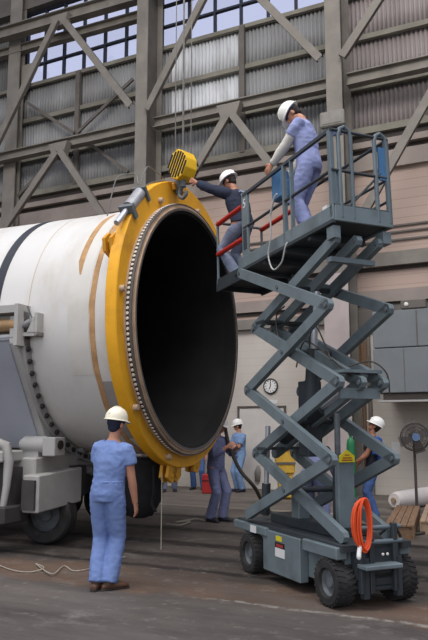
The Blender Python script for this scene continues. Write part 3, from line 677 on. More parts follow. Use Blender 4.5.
# jack arm at the frame's left edge, curving down
MB().tube([at(px_, py_, 9.3) - V((-6.6, 9.1, 0)) for px_, py_ in ((-8, 440), (3, 446), (6, 460), (4, 485), (0, 508))], [0.05, 0.07, 0.065, 0.05, 0.04], 12).build('jack_arm', M['trans_grey'], TR, True)
MB().box(-0.5, 0.1, 6.95 - 9.1, 7.4 - 9.1, 0.38, 0.60).bevel(0.02).build('lower_beam', M['trans_dark'], TR)
MB().box(-0.4, -0.02, 7.0 - 9.1, 7.45 - 9.1, 1.15, 1.3).bevel(0.02).build('bracket', M['trans_grey'], TR)
def wheel(parent, c, ax, r, w, tread=True, name='wheel'):
    c = V(c); ax = V(ax).normalized()
    h = w / 2
    o = MB().lathe([(r * 0.55, -h * 0.75), (r * 0.62, -h), (r * 0.90, -h), (r * 0.97, -h * 0.72), (r * 0.97, h * 0.72), (r * 0.90, h), (r * 0.62, h), (r * 0.55, h * 0.75)], c, ax, 40).build(name, M['rubber'], parent, True)
    if tread:
        tb = MB(); u = ax.orthogonal().normalized(); v = ax.cross(u)
        for i in range(26):
            for s in (-1, 1):
                a = 2 * math.pi * (i + (0.25 if s > 0 else -0.25)) / 26; d = u * math.cos(a) + v * math.sin(a); tt = ax.cross(d)
                tb.obox(c + d * r * 0.965 + ax * s * h * 0.52, ax * h * 0.44 + tt * r * 0.05 * s, tt * r * 0.055, d * r * 0.035)
        tb.build('tread', M['rubber'], o)
    hb = MB().lathe([(0.0001, h * 0.55), (r * 0.2, h * 0.6), (r * 0.24, h * 0.4), (r * 0.48, h * 0.35), (r * 0.56, h * 0.72), (r * 0.58, h * 0.72), (r * 0.58, -h * 0.7), (0.0001, -h * 0.7)], c, ax, 32, False)
    hub = hb.build('hub', M['hub_grey'], o, True)
    return o
wheel(TR, tl(-6.58, 8.0, 0.40), (0.15, -1, 0), 0.40, 0.28, False)
wheel(TR, tl(-7.9, 8.05, 0.41), (0.0, -1, 0), 0.41, 0.3, False)
wheel(TR, tl(-6.95, 10.15, 0.41), (0.0, 1, 0), 0.41, 0.3, False)
wheel(TR, tl(-7.9, 10.15, 0.41), (0.0, 1, 0), 0.41, 0.3, False)
MB().prism([tl(-6.62, y, z) for y, z in ((7.8, 0.7), (8.3, 0.7), (8.2, 0.4), (8.0, 0.4))], (1, 0, 0), 0.12).build('axle_fork', M['trans_grey'], TR)
# black tarp bag slung under the casing
t = tag(MB().loft([((0, 0, -0.05), (0.22, 0, 0), (0, 0.25, 0)), ((0, 0, 0.2), (0.34, 0.05, 0), (0, 0.34, 0)), ((0.02, 0, 0.55), (0.38, 0, 0), (0, 0.36, 0)), ((0, 0, 0.8), (0.3, 0, 0), (0, 0.3, 0))], 20).build('black_tarp', M['black_cloth'], None, True, 0), 'black tarp bundle hanging under the casing beside the man in blue', 'tarp')
t.location = (-5.75, 9.0, 0.36); t.scale = (0.9, 0.9, 0.95)
for v in t.data.vertices: v.co += V((noise.noise(v.co * 5), noise.noise(v.co * 5 + V((9, 0, 0))), noise.noise(v.co * 4 + V((0, 9, 0))))) * 0.06
t = tag(MB().tube(smooth_path([(0, 0, 0.62), (0.01, 0, 0.3), (-0.03, 0.02, 0.1), (0.05, -0.01, 0.0)]), 0.022, 8).build('black_strap', M['black_cloth'], None, True), 'black strap hanging below the yellow ring', 'strap'); t.location = at(153, 511, 10.2)

# ------------------------------------------------------------------ scissor lift
LIFT = thing('scissor_lift', (-2.04, 6.42, 0), 'blue grey scissor lift raised high with railed deck', 'lift', R(140.0))
def P(l, s, z): return V((l, -s, z))
def lw(l, s, z): return LIFT_M @ P(l, s, z)
LIFT_M = Matrix.Translation(V((-2.04, 6.42, 0))) @ Matrix.Rotation(R(140.0), 4, 'Z')
LP, LD, LR = M['lift_paint'], M['lift_dark'], M['lift_rail']
# chassis
CH = MB().box(-0.12, 1.95, -0.70, -0.10, 0.16, 0.50).build('chassis', LP, LIFT)
MB().box(0.52, 1.30, -0.10, 0.0, 0.10, 0.52).bevel(0.008).build('side_panel', LP, CH)
MB().box(0.42, 1.22, -0.80, -0.70, 0.12, 0.53).bevel(0.008).build('side_panel', LP, CH)
for s in (0, -0.8 + 0.1):
    MB().box(-0.16, 0.44, s - 0.1, s + 0.02, 0.43, 0.54).bevel(0.01).build('fender', LP, CH)
    MB().box(1.2, 2.0, s - 0.1, s + 0.02, 0.45, 0.54).bevel(0.01).build('fender', LP, CH)
MB().box(-0.2, 1.98, -0.78, -0.02, 0.50, 0.56).build('top_deck', LD, CH)
MB().box(0.2, 1.5, -0.62, -0.2, 0.56, 0.66).bevel(0.01).build('battery_cover', LD, CH)
# stickers on the side panel
MB().box(0.82, 1.02, 0.0, 0.004, 0.28, 0.37).build('warning_sticker', M['sticker_white'], CH)
MB().box(0.82, 1.02, 0.0, 0.004, 0.37, 0.425).build('danger_sticker', M['ink'], CH)
MB().box(0.85, 0.99, 0.003, 0.006, 0.38, 0.41).build('danger_oval', M['sticker_red'], CH)
MB().box(0.88, 1.0, 0.0, 0.004, 0.44, 0.49).build('yellow_sticker', M['sticker_yellow'], CH)
MB().box(1.42, 1.56, 0.02, 0.024, 0.455, 0.53).build('white_sticker', M['sticker_white'], CH)
# wheels
for l in (0.0, 1.62):
    for s, a in ((0.06, 1), (0.75, -1)): wheel(LIFT, P(l, s, 0.213), (0.0, a, 0), 0.213, 0.19)
# front axle hardware (end facing the camera's right)
AXL = MB().cyl(P(0, 0.12, 0.24), P(0, 0.70, 0.24), 0.05, 12).build('axle', LD, LIFT, True)
ax = MB(); ax.box(-0.22, -0.06, -0.62, -0.18, 0.20, 0.30); ax.box(-0.26, -0.2, -0.26, -0.2, 0.10, 0.45); ax.box(-0.26, -0.2, -0.62, -0.56, 0.10, 0.45); ax.cyl(P(-0.2, 0.2, 0.17), P(-0.2, 0.62, 0.17), 0.025, 10)
ax.build('steering_link', LD, AXL)
MB().box(-0.36, -0.2, -0.56, -0.16, 0.36, 0.40).bevel(0.008).build('step', LP, CH)
MB().box(-0.22, -0.12, -0.62, -0.16, 0.26, 0.52).build('end_frame', LD, CH)
for s, zt in ((0.20, 0.60), (0.30, 0.62), (0.56, 0.74)): MB().box(-0.26, -0.2, -s - 0.025, -s + 0.025, 0.14, zt).bevel(0.006).build('end_post', LD, CH)
MB().cyl(P(-0.24, 0.14, 0.58), P(-0.24, 0.64, 0.58), 0.022, 12).build('end_bar', LR, CH, True)
MB().cyl(P(-0.2, 0.2, 0.7), P(-0.2, 0.66, 0.7), 0.022, 12).build('end_bar', LR, CH, True)
for s in (0.42, 0.47): MB().ell(P(-0.25, s, 0.47), 0.012, 0.014, 0.014).build('end_lamp', M['pin_light'], CH, True)
MB().tube(smooth_path([P(-0.1, 0.5, 0.62), P(-0.17, 0.58, 0.70), P(-0.21, 0.65, 0.62), P(-0.2, 0.66, 0.5)]), 0.014, 8).build('hydraulic_hose', M['pin_dark'], CH, True)
# scissor arms.  outer pair of planes s=0 and .70, inner pair s=.10 and .60
ZL = [0.62, 1.31, 2.03, 2.76, 3.42]; LN, LF = -0.10, 1.63
def node(k, side): return (LN if side == 'R' else LF, ZL[k])
arm_mat = LP
for (so, sn, lab) in ((0.0, 'outer', ''), (0.70, 'outer', ''), (0.10, 'inner', ''), (0.60, 'inner', ''), (0.35, 'mid', '')):
    seq = ['L', 'R', 'L', 'R', 'L'] if sn == 'outer' else ['R', 'L', 'R', 'L', 'R']
    for k in range(4):
        if sn == 'mid' and k in (0,): continue
        (l0, z0), (l1, z1) = node(k, seq[k]), node(k + 1, seq[k + 1])
        if k == 0 and seq[k] == 'L': z0 = 0.64
        if k == 3 and seq[4] == 'L': l1, z1 = 1.80, 3.45
        a = MB().beam(P(l0, so, z0), P(l1, so, z1), (0, 1, 0), 0.06, 0.112, 0.05, 0.032).build('scissor_arm', LP, LIFT)
        mid = (P(l0, so, z0) + P(l1, so, z1)) / 2
        for q in (mid, P(l1, so, z1)): MB().cyl(q + V((0, 0.042, 0)), q - V((0, 0.042, 0)), 0.024, 12).build('pivot_pin', M['hub_grey'], a, True)
for k in range(4): 
    zc_ = (ZL[k] + ZL[k + 1]) / 2
    MB().cyl(P((LN + LF) / 2, 0, zc_), P((LN + LF) / 2, 0.7, zc_), 0.03, 12).build('cross_tube', LD, LIFT, True)
# plates joining the arm ends on the camera side, second node up
MB().beam(P(0.0, 0.14, 2.14), P(0.0, 0.60, 2.14), (1, 0, 0), 0.20, 0.03, 0, 0).build('link_plate', LP, LIFT)
MB().beam(P(-0.04, 0.14, 1.93), P(-0.04, 0.60, 1.93), (1, 0, 0), 0.03, 0.10, 0, 0).build('link_plate', LP, LIFT)
MB().beam(P(0.02, 0.1, 3.24), P(0.02, 0.62, 3.24), (1, 0, 0), 0.08, 0.05, 0, 0).build('link_plate', LP, LIFT)
for z in (1.31, 2.75): MB().beam(P(1.45, 0.06, z + 0.06), P(1.45, 0.66, z + 0.06), (1, 0, 0), 0.2, 0.03).build('link_plate', LD, LIFT)
# hydraulic cylinders
def ram(p, q, r1, r2, split, m=LD, rod_m=None):
    p, q = V(p), V(q); a = MB().cyl(p, p + (q - p) * split, r1, 20).build('hydraulic_cylinder', m, LIFT, True)
    MB().cyl(p + (q - p) * split, q, r2, 16).build('piston_rod', rod_m or M['chrome'], a, True); return a
ram(P(0.35, 0.35, 0.6), P(0.33, 0.35, 1.75), 0.055, 0.03, 0.55, LD, M['hub_grey'])
ram(P(0.86, 0.35, 1.6), P(0.66, 0.35, 3.05), 0.075, 0.035, 0.58)
ram(P(1.35, 0.3, 1.5), P(0.2, 0.35, 1.95), 0.09, 0.045, 0.7)
ram(P(1.62, 0.2, 0.62), P(1.53, 0.2, 1.62), 0.05, 0.03, 0.35)
MB().box(0.78, 0.98, -0.46, -0.28, 1.3, 2.1).bevel(0.01).build('mast', LD, LIFT)
MB().box(0.90, 1.06, -0.36, -0.22, 0.5, 0.98).bevel(0.01).build('support_leg', LP, LIFT)
# control cabinet with a yellow triangle notice
CB = MB().box(0.2, 0.27, -0.45, -0.26, 0.56, 1.30).bevel(0.01).build('control_cabinet', LP, LIFT)
MB().prism([P(0.19, 0.27, 1.27), P(0.19, 0.445, 1.27), P(0.19, 0.445, 1.33), P(0.19, 0.357, 1.39), P(0.19, 0.27, 1.33)], (1, 0, 0), 0.012).build('warning_sign', M['sticker_yellow'], CB)
sg = MB()
for z, w in ((1.29, 0.12), (1.312, 0.1), (1.34, 0.05)): sg.box(0.18, 0.185, -0.357 - w / 2, -0.357 + w / 2, z - 0.005, z + 0.005)
sg.build('sign_print', M['sticker_red'], CB)
# hoses looped along the arms
for pts in ([P(0.0, 0.3, 2.1), P(0.5, 0.25, 2.42), P(0.7, 0.2, 2.5), P(0.9, 0.22, 2.25)], [P(0.1, 0.15, 2.25), P(0.35, 0.14, 2.62), P(0.5, 0.15, 2.5), P(0.55, 0.2, 2.3)],
            [P(0.1, 0.35, 2.2), P(-0.06, 0.5, 2.24), P(-0.14, 0.62, 2.12), P(-0.12, 0.66, 1.9)], [P(1.1, 0.2, 2.95), P(1.2, 0.15, 2.85), P(1.15, 0.15, 2.6), P(0.9, 0.2, 2.5)]):
    MB().tube(smooth_path(pts), 0.008, 8).build('hydraulic_hose', M['hose_dark'], LIFT, True)
# deck
S0, S1, DL0, DL1 = 0.05, 0.72, -0.18, 1.95
DK = MB().box(DL0, DL1, -S1, -S0, 3.44, 3.50).build('deck', LD, LIFT)
for s in (S0, S1): MB().box(DL0, DL1, -s - 0.02, -s + 0.02, 3.42, 3.58).bevel(0.006).build('toe_board', LP, DK)
MB().box(DL0 - 0.015, DL0 + 0.015, -S1, -S0, 3.42, 3.58).bevel(0.004).build('toe_board', LP, DK)
MB().box(DL0, DL1 + 0.1, -S0 - 0.012, -S0 + 0.028, 3.40, 3.435).build('edge_strip', LD, DK)
for l in (0.3, 0.8, 1.3, 1.8): MB().box(l - 0.03, l + 0.03, -S1, -S0, 3.36, 3.44).build('floor_joist', LD, DK)
MB().box(DL0 + 0.02, DL0 + 0.14, -0.12, -0.04, 3.26, 3.38).build('slide_block', LP, DK); MB().box(DL0 + 0.02, DL0 + 0.14, -0.72, -0.62, 3.26, 3.38).build('slide_block', LP, DK)
# roll-out extension
EX = MB().box(1.3, 2.66, -0.72, -0.06, 3.40, 3.45).build('deck_extension', LD, LIFT)
MB().box(2.63, 2.67, -0.72, -0.06, 3.34, 3.52).build('toe_board', LD, EX)
for s in (0.06, 0.72): MB().box(1.9, 2.66, -s - 0.015, -s + 0.015, 3.32, 3.48).build('toe_board', LD, EX)
for z in (4.24, 3.82):
    for s in (0.06, 0.72):
        MB().cyl(P(1.5 if s > 0.5 else 1.86, s, z + (0.0)), P(2.62, s, z), 0.032, 12).build('red_rail', M['red_paint'], EX, True)
for s in (0.06, 0.72): MB().cyl(P(2.62, s, 3.42), P(2.62, s, 4.28), 0.018, 10).build('end_post', LR, EX, True)
MB().cyl(P(2.62, 0.06, 4.26), P(2.62, 0.72, 4.26), 0.018, 10).build('end_rail', LR, EX, True)
# guard rails
GR = MB().beam(P(DL0, S0, 4.40), P(1.80, S0, 4.40), (0, 1, 0), 0.035, 0.035).build('guard_rail', M['rail_dark'], LIFT)
MB().cyl(P(DL0, S0, 3.98), P(1.80, S0, 3.98), 0.018, 10).build('mid_rail', M['rail_dark'], GR, True)
for l, w in ((DL0 + 0.03, 0.055), (0.78, 0.04), (0.62, 0.02)): MB().box(l - w / 2, l + w / 2, -S0 - 0.03, -S0 + 0.02, 3.5, 4.40).bevel(0.005).build('guard_post', LR, GR)
MB().box(1.68, 1.84, -S0 - 0.02, -S0 + 0.01, 3.55, 4.44).bevel(0.004).build('gate_plate', LP, GR)
MB().box(1.71, 1.80, -S0 - 0.022, -S0 + 0.014, 3.70, 3.95).build('gate_opening', LD, GR)
text_mesh('5', 0.16, M['sticker_white'], GR, 'number', Matrix.Translation(P(1.76, S0 - 0.012, 4.28)) @ Matrix(((-1, 0, 0, 0), (0, 0, 1, 0), (0, 1, 0, 0), (0, 0, 0, 1))))
FRL = MB().cyl(P(DL0, S1, 4.40), P(1.95, S1, 4.40), 0.018, 10).build('guard_rail', M['rail_dark'], LIFT, True)
for z in (3.98, 3.75): MB().cyl(P(DL0, S1, z), P(1.95, S1, z), 0.015, 10).build('mid_rail', M['rail_dark'], FRL, True)
for l in (DL0 + 0.02, 0.75, 1.5, 1.93): MB().box(l - 0.022, l + 0.022, -S1 - 0.02, -S1 + 0.025, 3.5, 4.42).bevel(0.005).build('guard_post', LR, FRL)
for s in (S0 + 0.08, S1 - 0.16):   # rounded hoop posts of the end panel
    h = [P(DL0, s - 0.0, 3.5), P(DL0, s, 4.36), P(DL0, s + 0.02, 4.42), P(DL0, s + 0.07, 4.45), P(DL0, s + 0.12, 4.42), P(DL0, s + 0.14, 4.36), P(DL0, s + 0.14, 3.5)]
    MB().tube(h, 0.022, 10).build('hoop_post', LR, FRL, True)
for z in (4.40, 3.98, 3.62): MB().cyl(P(DL0, S0, z), P(DL0, S1, z), 0.016, 10).build('end_rail', M['rail_dark'], FRL, True)
MB().cyl(P(DL0, 0.2, 3.6), P(DL0, 0.62, 4.02), 0.013, 8).build('end_brace', M['rail_dark'], FRL, True)
MB().box(DL0 - 0.01, DL0 + 0.01, -0.70, -0.60, 3.95, 4.3).build('end_panel', M['box_blue'], FRL)
MB().box(0.0, 0.08, -0.16, -0.08, 3.50, 3.64).build('white_tag', M['sticker_white'], DK)
# blue control box hung on the near rail
BX = MB().box(0.98, 1.20, -0.24, -0.12, 4.14, 4.46).bevel(0.012).build('control_box', M['box_blue'], LIFT)
MB().box(0.84, 0.98, -0.26, -0.12, 4.08, 4.30).bevel(0.02).build('control_handle', M['box_blue'], BX)
# cable loop below the deck edge
MB().tube(smooth_path([P(0.98, -0.03, 3.95), P(1.0, -0.02, 3.7), P(1.06, -0.02, 3.5), P(0.95, -0.02, 3.32), P(0.76, -0.02, 3.36), P(0.68, -0.02, 3.5), P(0.66, 0.0, 3.56)]), 0.009, 8).build('cable', M['cable_grey'], LIFT, True)
MB().tube(smooth_path([P(0.98, -0.03, 3.95), P(0.9, -0.03, 4.1), P(0.84, -0.02, 4.15)]), 0.012, 8).build('cable', M['cable_grey'], LIFT, True)

for o_, dz_ in ((DK, 0.15), (EX, 0.15), (GR, 0.11), (FRL, 0.11), (BX, 0.09)):      # the deck sags slightly towards its far end
    o_.rotation_euler = (0, 0.035, 0); o_.location = (-0.12, 0, dz_)
# coil of orange cable hanging on the lift's end bar
t = thing('extension_cable', lw(-0.30, 0.16, 0.52), 'coil of orange cable hanging on the end of the lift', 'cable', R(140))
mb = MB()
for i in range(9):
    w = 0.06 + 0.012 * (i % 4); h = 0.20 + 0.012 * (i % 3); ox = -0.012 * (i % 3); c = V((ox - 0.004 * i, 0.008 * (i % 4 - 1.5), 0.235 + 0.006 * (i % 5 - 2)))
    mb.tube([c + V((0, math.cos(2 * math.pi * j / 24) * w, math.sin(2 * math.pi * j / 24) * h)) for j in range(25)], 0.009, 8, False)
mb.build('coil', M['orange_cable'], t, True)
mb = MB(); mb.cyl((-0.03, 0.04, 0.06), (-0.05, 0.07, -0.02), 0.02, 10); mb.ell((-0.05, 0.07, -0.03), 0.024, 0.02, 0.03); mb.build('plug', M['white_plug'], t, True)

# ------------------------------------------------------------------ crane hook block
hp_ = at(183, 166, 9.75)
HB = thing('hook_block', hp_ - V((0, 0, 0.3)), 'yellow and black striped crane hook block above the ring', 'crane hook', R(74)); HB.scale = (0.95, 0.95, 0.98)
def octa(x, r, n=10): return [(x, r * math.cos(R(18 + 360 / n * i)) * 0.78, 0.3 + r * math.sin(R(18 + 360 / n * i))) for i in range(n)]
b1 = MB().prism(octa(0.0, 0.235), (1, 0, 0), 0.26).bevel(0.008).build('block', M['hook_yellow'], HB)
# stripes on the left cheek plate
CK = MB().prism([(p[1], -0.125, p[2]) for p in octa(0, 0.235)], (0, 1, 0), 0.01)
CK.bm.free()
def stripes(face_x):
    mb = MB(); 
    for k in range(-3, 4):
        o = k * 0.064; L_ = math.sqrt(max(0.0, 0.225 ** 2 - o * o))
        if L_ < 0.03: continue
        sg_ = -1 if face_x < 0 else 1; d = V((0, sg_ * math.sin(R(28)), math.cos(R(28)))); n_ = V((0, math.cos(R(28)), -sg_ * math.sin(R(28))))
        mb.obox(V((face_x, 0, 0.3)) + n_ * o * 0.86, d * L_ * 0.88, n_ * 0.017, V((0.003, 0, 0)))
    return mb
stripes(-0.132).build('stripes', M['ink'], b1); stripes(0.132).build('stripes', M['ink'], b1)
mb = MB(); mb.cyl((0, 0, -0.02), (0, 0, 0.1), 0.05, 14); mb.tube(smooth_path([(0, 0, 0.0), (0, 0.06, -0.06), (0, 0.07, -0.14), (0, 0.0, -0.19), (0, -0.07, -0.15), (0, -0.08, -0.1)]), [0.03] * 26 if False else 0.028, 10)
mb.build('hook', M['hub_grey'], HB, True)
for dx in (-0.09, 0.09):
    for dy in (-0.08, 0.08): MB().cyl((dx, dy, 0.45), (dx, dy, 9.5), 0.009, 6).build('wire_rope', M['cable_steel'], HB, True)
t = thing('shackle', at(179, 184, 10.0), 'white wrapped shackle on top of the yellow ring', 'shackle', 0.4)
MB().ell((0, 0, 0.1), 0.12, 0.06, 0.06, rot=Euler((0, R(30), 0)).to_matrix()).build('sleeve', M['glove'], t, True)
MB().box(-0.05, 0.06, -0.05, 0.05, -0.16, 0.08).bevel(0.015).build('clevis', M['hub_grey'], t)

# ------------------------------------------------------------------ people
def ik(a, b, l1, l2, pole):
    a, b = V(a), V(b); d = b - a; L_ = d.length
    if L_ > (l1 + l2) * 0.995: b = a + d.normalized() * (l1 + l2) * 0.995; d = b - a; L_ = d.length
    x = (l1 * l1 - l2 * l2 + L_ * L_) / (2 * L_); h = math.sqrt(max(0, l1 * l1 - x * x)); dn = d.normalized()
    p = V(pole); p = (p - dn * p.dot(dn)); p = p.normalized() if p.length > 1e-5 else dn.orthogonal().normalized()
    return a + dn * x + p * h, b
def remesh(mb, name, m, parent, vox, wr=0.0, seed=0, it=4):
    o = mb.build(name, m)
    md = o.modifiers.new('r', 'REMESH'); md.mode = 'VOXEL'; md.voxel_size = vox
    sm = o.modifiers.new('s', 'SMOOTH'); sm.factor = 0.5; sm.iterations = it
    me = bpy.data.meshes.new_from_object(o.evaluated_get(DG())); old = o.data
    o.modifiers.clear(); o.data = me; bpy.data.meshes.remove(old); me.name = name
    if not me.materials: me.materials.append(m)
    if wr:
        for v, n in [(v, v.normal.copy()) for v in me.vertices]:
            p = v.co
            f = noise.noise(V((p.x * 9, p.y * 9, p.z * 5 + seed))) + 0.6 * (1 - 2 * abs(noise.noise(V((p.x * 11 + seed, p.y * 11, p.z * 17)))))
            v.co = p + n * f * wr
    me.polygons.foreach_set('use_smooth', [True] * len(me.polygons))
    if parent: o.parent = parent
    return o
def seg_rings(a, b, r0, r1, n=5, ax=None):
    a, b = V(a), V(b); t = (b - a).normalized(); u = (V(ax) - t * V(ax).dot(t)).normalized() if ax else t.orthogonal().normalized(); w = t.cross(u)
    return [(a + (b - a) * i / (n - 1), u * (r0 + (r1 - r0) * i / (n - 1)), w * (r0 + (r1 - r0) * i / (n - 1))) for i in range(n)]

def person(loc, heading, label, scale=1.0, hip=(0, 0, 0.93), lean=0, side=0, twist=0, head=(0, 0, 0), handL=None, handR=None, poleL=(-0.4, -1, -0.2), poleR=(0.4, -1, -0.2),
           footL=(-0.1, 0.0, 0), footR=(0.1, 0.0, 0), toe=(8, -8), hand_dirL=None, hand_dirR=None, curl=0.5,
           outfit='coverall', mats=None, sleeve=0.5, vox=0.0075, hat='hat', gloves=None, hatless=False, seed=0, lower=1.0, skin='skin', hairm='hair'):
    T = thing('person', loc, label, 'person', R(heading - 90), 'workers in hard hats' if not hatless else None); T.scale = (scale,) * 3
    hip = V(hip); Rm = Euler((R(-lean), R(side), 0), 'XYZ').to_matrix()
    Rt = Rm @ Matrix.Rotation(R(twist), 3, 'Z')
    up = Rm @ V((0, 0, 1)); xr = Rt @ V((1, 0, 0)); yf = Rt @ V((0, 1, 0))
    hx = V((1, 0, 0)); hy = V((0, 1, 0))
    # spine bends gradually: hips keep half the lean
    sp = [hip - V((0, 0, 0.07)), hip, hip + up * 0.16, hip + up * 0.33, hip + up * 0.45, hip + up * 0.51, hip + up * 0.56]
    neck = sp[-1]; shc = hip + up * 0.455
    shL, shR = shc - xr * 0.166, shc + xr * 0.166
    hd = Rm @ Euler((R(-head[0]), R(head[2]), R(head[1])), 'XYZ').to_matrix()
    hc = neck + up * 0.04 + hd @ V((0, 0.02, 0.11))
    hL, hR = hip + V((-0.095, 0, -0.02)), hip + V((0.095, 0, -0.02))
    aL, aR = V((footL[0], footL[1], 0.09 + footL[2])), V((footR[0], footR[1], 0.09 + footR[2]))
    knL, aL = ik(hL, aL, 0.43, 0.43, (-0.1, 1, 0)); knR, aR = ik(hR, aR, 0.43, 0.43, (0.1, 1, 0))
    if handL is None: handL = shL + V((-0.06, 0.06, -0.53))
    if handR is None: handR = shR + V((0.06, 0.06, -0.53))
    elL, wL = ik(shL, handL, 0.29, 0.26, poleL); elR, wR = ik(shR, handR, 0.29, 0.26, poleR)
    W_ = [0.135, 0.162, 0.148, 0.168, 0.158, 0.095, 0.058]; D_ = [0.10, 0.115, 0.108, 0.122, 0.10, 0.07, 0.06]
    def torso(mb, add, top=7, a0=0):
        rings = []
        for i in range(a0, top):
            k = min(1, i / 4); xx = hx.lerp(xr, k).normalized(); yy = hy.lerp(yf, k).normalized()
            rings.append((sp[i], xx * (W_[i] + add), yy * (D_[i] + add)))
        mb.loft(rings, 18)
    # ---- body
    mb = MB(); torso(mb, 0)
    mb.tube([neck - up * 0.05, neck + up * 0.02, hc - hd @ V((0, 0.01, 0.06))], [0.062, 0.056, 0.052], 14)
    H = lambda x, y, z: hc + hd @ V((x, y, z))
    mb.ell(H(0, -0.015, 0.03), 0.074, 0.095, 0.092, rot=hd); mb.ell(H(0, 0.025, -0.045), 0.057, 0.062, 0.068, rot=hd); mb.ell(H(0, 0.06, -0.078), 0.028, 0.024, 0.022, rot=hd)
    mb.loft([(H(0, 0.082, 0.02), hd @ V((0.008, 0, 0)), hd @ V((0, 0.012, 0))), (H(0, 0.097, -0.02), hd @ V((0.014, 0, 0)), hd @ V((0, 0.016, 0))), (H(0, 0.088, -0.034), hd @ V((0.018, 0, 0)), hd @ V((0, 0.014, 0)))], 8)
    for s in (-1, 1):
        mb.ell(H(0.076 * s, -0.005, -0.01), 0.012, 0.024, 0.036, rot=hd); mb.ell(H(0.03 * s, 0.074, 0.026), 0.024, 0.013, 0.008, 8, 5, rot=hd)
    mb.ell(H(0, 0.078, -0.058), 0.024, 0.013, 0.007, 8, 5, rot=hd); mb.ell(H(0, 0.075, -0.07), 0.02, 0.012, 0.007, 8, 5, rot=hd)
    hands = []
    for sgn, sh, el, wr, hdir in ((-1, shL, elL, wL, hand_dirL), (1, shR, elR, wR, hand_dirR)):
        mb.tube([sh + xr * (-sgn * 0.07) + up * 0.02, sh, sh.lerp(el, 0.3), el, el.lerp(wr, 0.3), wr], [0.045, 0.058, 0.053, 0.043, 0.044, 0.029], 14)
        h = V(hdir).normalized() if hdir else (wr - el).normalized()
        inward = V((-sgn, 0, 0)); pn = inward - h * inward.dot(h)          # palm faces inward
        if pn.length < 0.2: pn = V((0, 0, -1)) - h * V((0, 0, -1)).dot(h)
        pn.normalize(); th = pn.cross(h) * (1 if sgn < 0 else -1)
        fw = V((0, 1, 0))
        if th.dot(fw) < 0 and abs(th.dot(fw)) > 0.3: th = -th
        mbh = mb
        mbh.loft([(wr - h * 0.01, th * 0.028, pn * 0.02), (wr + h * 0.03, th * 0.036, pn * 0.017), (wr + h * 0.075, th * 0.043, pn * 0.015), (wr + h * 0.095, th * 0.041, pn * 0.012)], 14)
        for k, (o, ln) in enumerate(((0.033, 0.07), (0.0115, 0.08), (-0.0115, 0.074), (-0.033, 0.058))):
            p = wr + h * 0.085 + th * o; pts = [p]; dd = h + th * o * 1.2
            for j, f in enumerate((0.45, 0.32, 0.25)):
                dd = (dd + pn * curl * (0.5 + 0.4 * j)).normalized(); pts.append(pts[-1] + dd * ln * f)
            mbh.tube(pts, [0.0105, 0.0098, 0.009, 0.0078], 8)
        p = wr + h * 0.025 + th * 0.03; pts = [p, p + (h * 0.6 + th * 0.8 + pn * 0.2).normalized() * 0.035]; pts.append(pts[-1] + (h * 0.9 + th * 0.3 + pn * 0.4).normalized() * 0.03); pts.append(pts[-1] + (h + pn * 0.5).normalized() * 0.022)
        mbh.tube(pts, [0.015, 0.012, 0.0105, 0.009], 8)
        hands.append((wr, h, th, pn))
    for s, h_, kn, an, ty in ((-1, hL, knL, aL, toe[0]), (1, hR, knR, aR, toe[1])):
        mb.tube([h_ + V((0, 0, 0.03)), h_.lerp(kn, 0.3), kn, kn.lerp(an, 0.35), an], [0.09, 0.082, 0.055, 0.055, 0.036], 14)
        fd = Matrix.Rotation(R(ty), 3, 'Z') @ V((0, 1, 0)); fs = V((fd.y, -fd.x, 0)); b0 = an - V((0, 0, 0.045))
        mb.loft([(b0 - fd * 0.06, fs * 0.03, V((0, 0, 0.03))), (b0, fs * 0.036, V((0, 0, 0.04))), (b0 + fd * 0.09, fs * 0.042, V((0, 0, 0.028))), (b0 + fd * 0.17, fs * 0.03, V((0, 0, 0.018)))], 12)
    body = remesh(mb, 'body', M[skin], T, vox, 0, 0, 2)
    # ---- clothes
    mt = mats or {}
    cuff = sleeve
    def legs(mb, add=0.0):
        for s, h_, kn, an in ((-1, hL, knL, aL), (1, hR, knR, aR)):
            an2 = an + (kn - an).normalized() * -0.015
            mb.tube([h_ + V((0, 0, 0.09)), h_ + V((0, 0, 0.0)), h_.lerp(kn, 0.3), kn, kn.lerp(an2, 0.5), an2], [0.06 + add, 0.092 + add, 0.098 + add, 0.083 + add, 0.082 + add, 0.083 + add], 16)
    def sleeves(mb, frac, add=0.018):
        for sgn, sh, el, wr in ((-1, shL, elL, wL), (1, shR, elR, wR)):
            pts = [sh + xr * (-sgn * 0.08) + up * 0.015, sh + xr * (-sgn * 0.01), sh.lerp(el, 0.2), sh.lerp(el, 0.4)]; rs = [0.05 + add, 0.060 + add, 0.062 + add, 0.060 + add]
            if frac <= 1: pts.append(sh.lerp(el, max(0.5, frac))); rs.append(0.062 + add)
            else: pts += [el, el.lerp(wr, 0.4), el.lerp(wr, frac - 1)]; rs += [0.05 + add, 0.048 + add, 0.036 + add]
            mb.tube(pts, rs, 14)
    if outfit == 'coverall':
        mb = MB(); torso(mb, 0.022, 6); legs(mb); sleeves(mb, cuff)
        mb.tube([sp[5] - up * 0.02, sp[5] + up * 0.03], [0.083, 0.075], 14)
        gar = remesh(mb, 'coverall', M[mt['main']], T, 0.011, 0.0075, seed, 6)
        # waist seam, a narrow stitched band
        bl = MB(); bl.loft([(hip + up * (0.125 + z), hx * (0.174 + e_), hy * (0.135 + e_)) for z, e_ in ((-0.016, -0.012), (-0.01, 0.0), (0.01, 0.0), (0.016, -0.012))], 28); bl.build('waistband', M[mt['main']], gar, True, 0)
    else:
        mb = MB(); torso(mb, 0.016, 3); legs(mb, -0.006)
        remesh(mb, 'trousers', M[mt['legs']], T, 0.011, 0.0055, seed, 3)
        mb = MB(); torso(mb, 0.028, 6, 1); sleeves(mb, cuff)
        remesh(mb, 'shirt', M[mt['main']], T, 0.011, 0.006, seed + 3, 3)
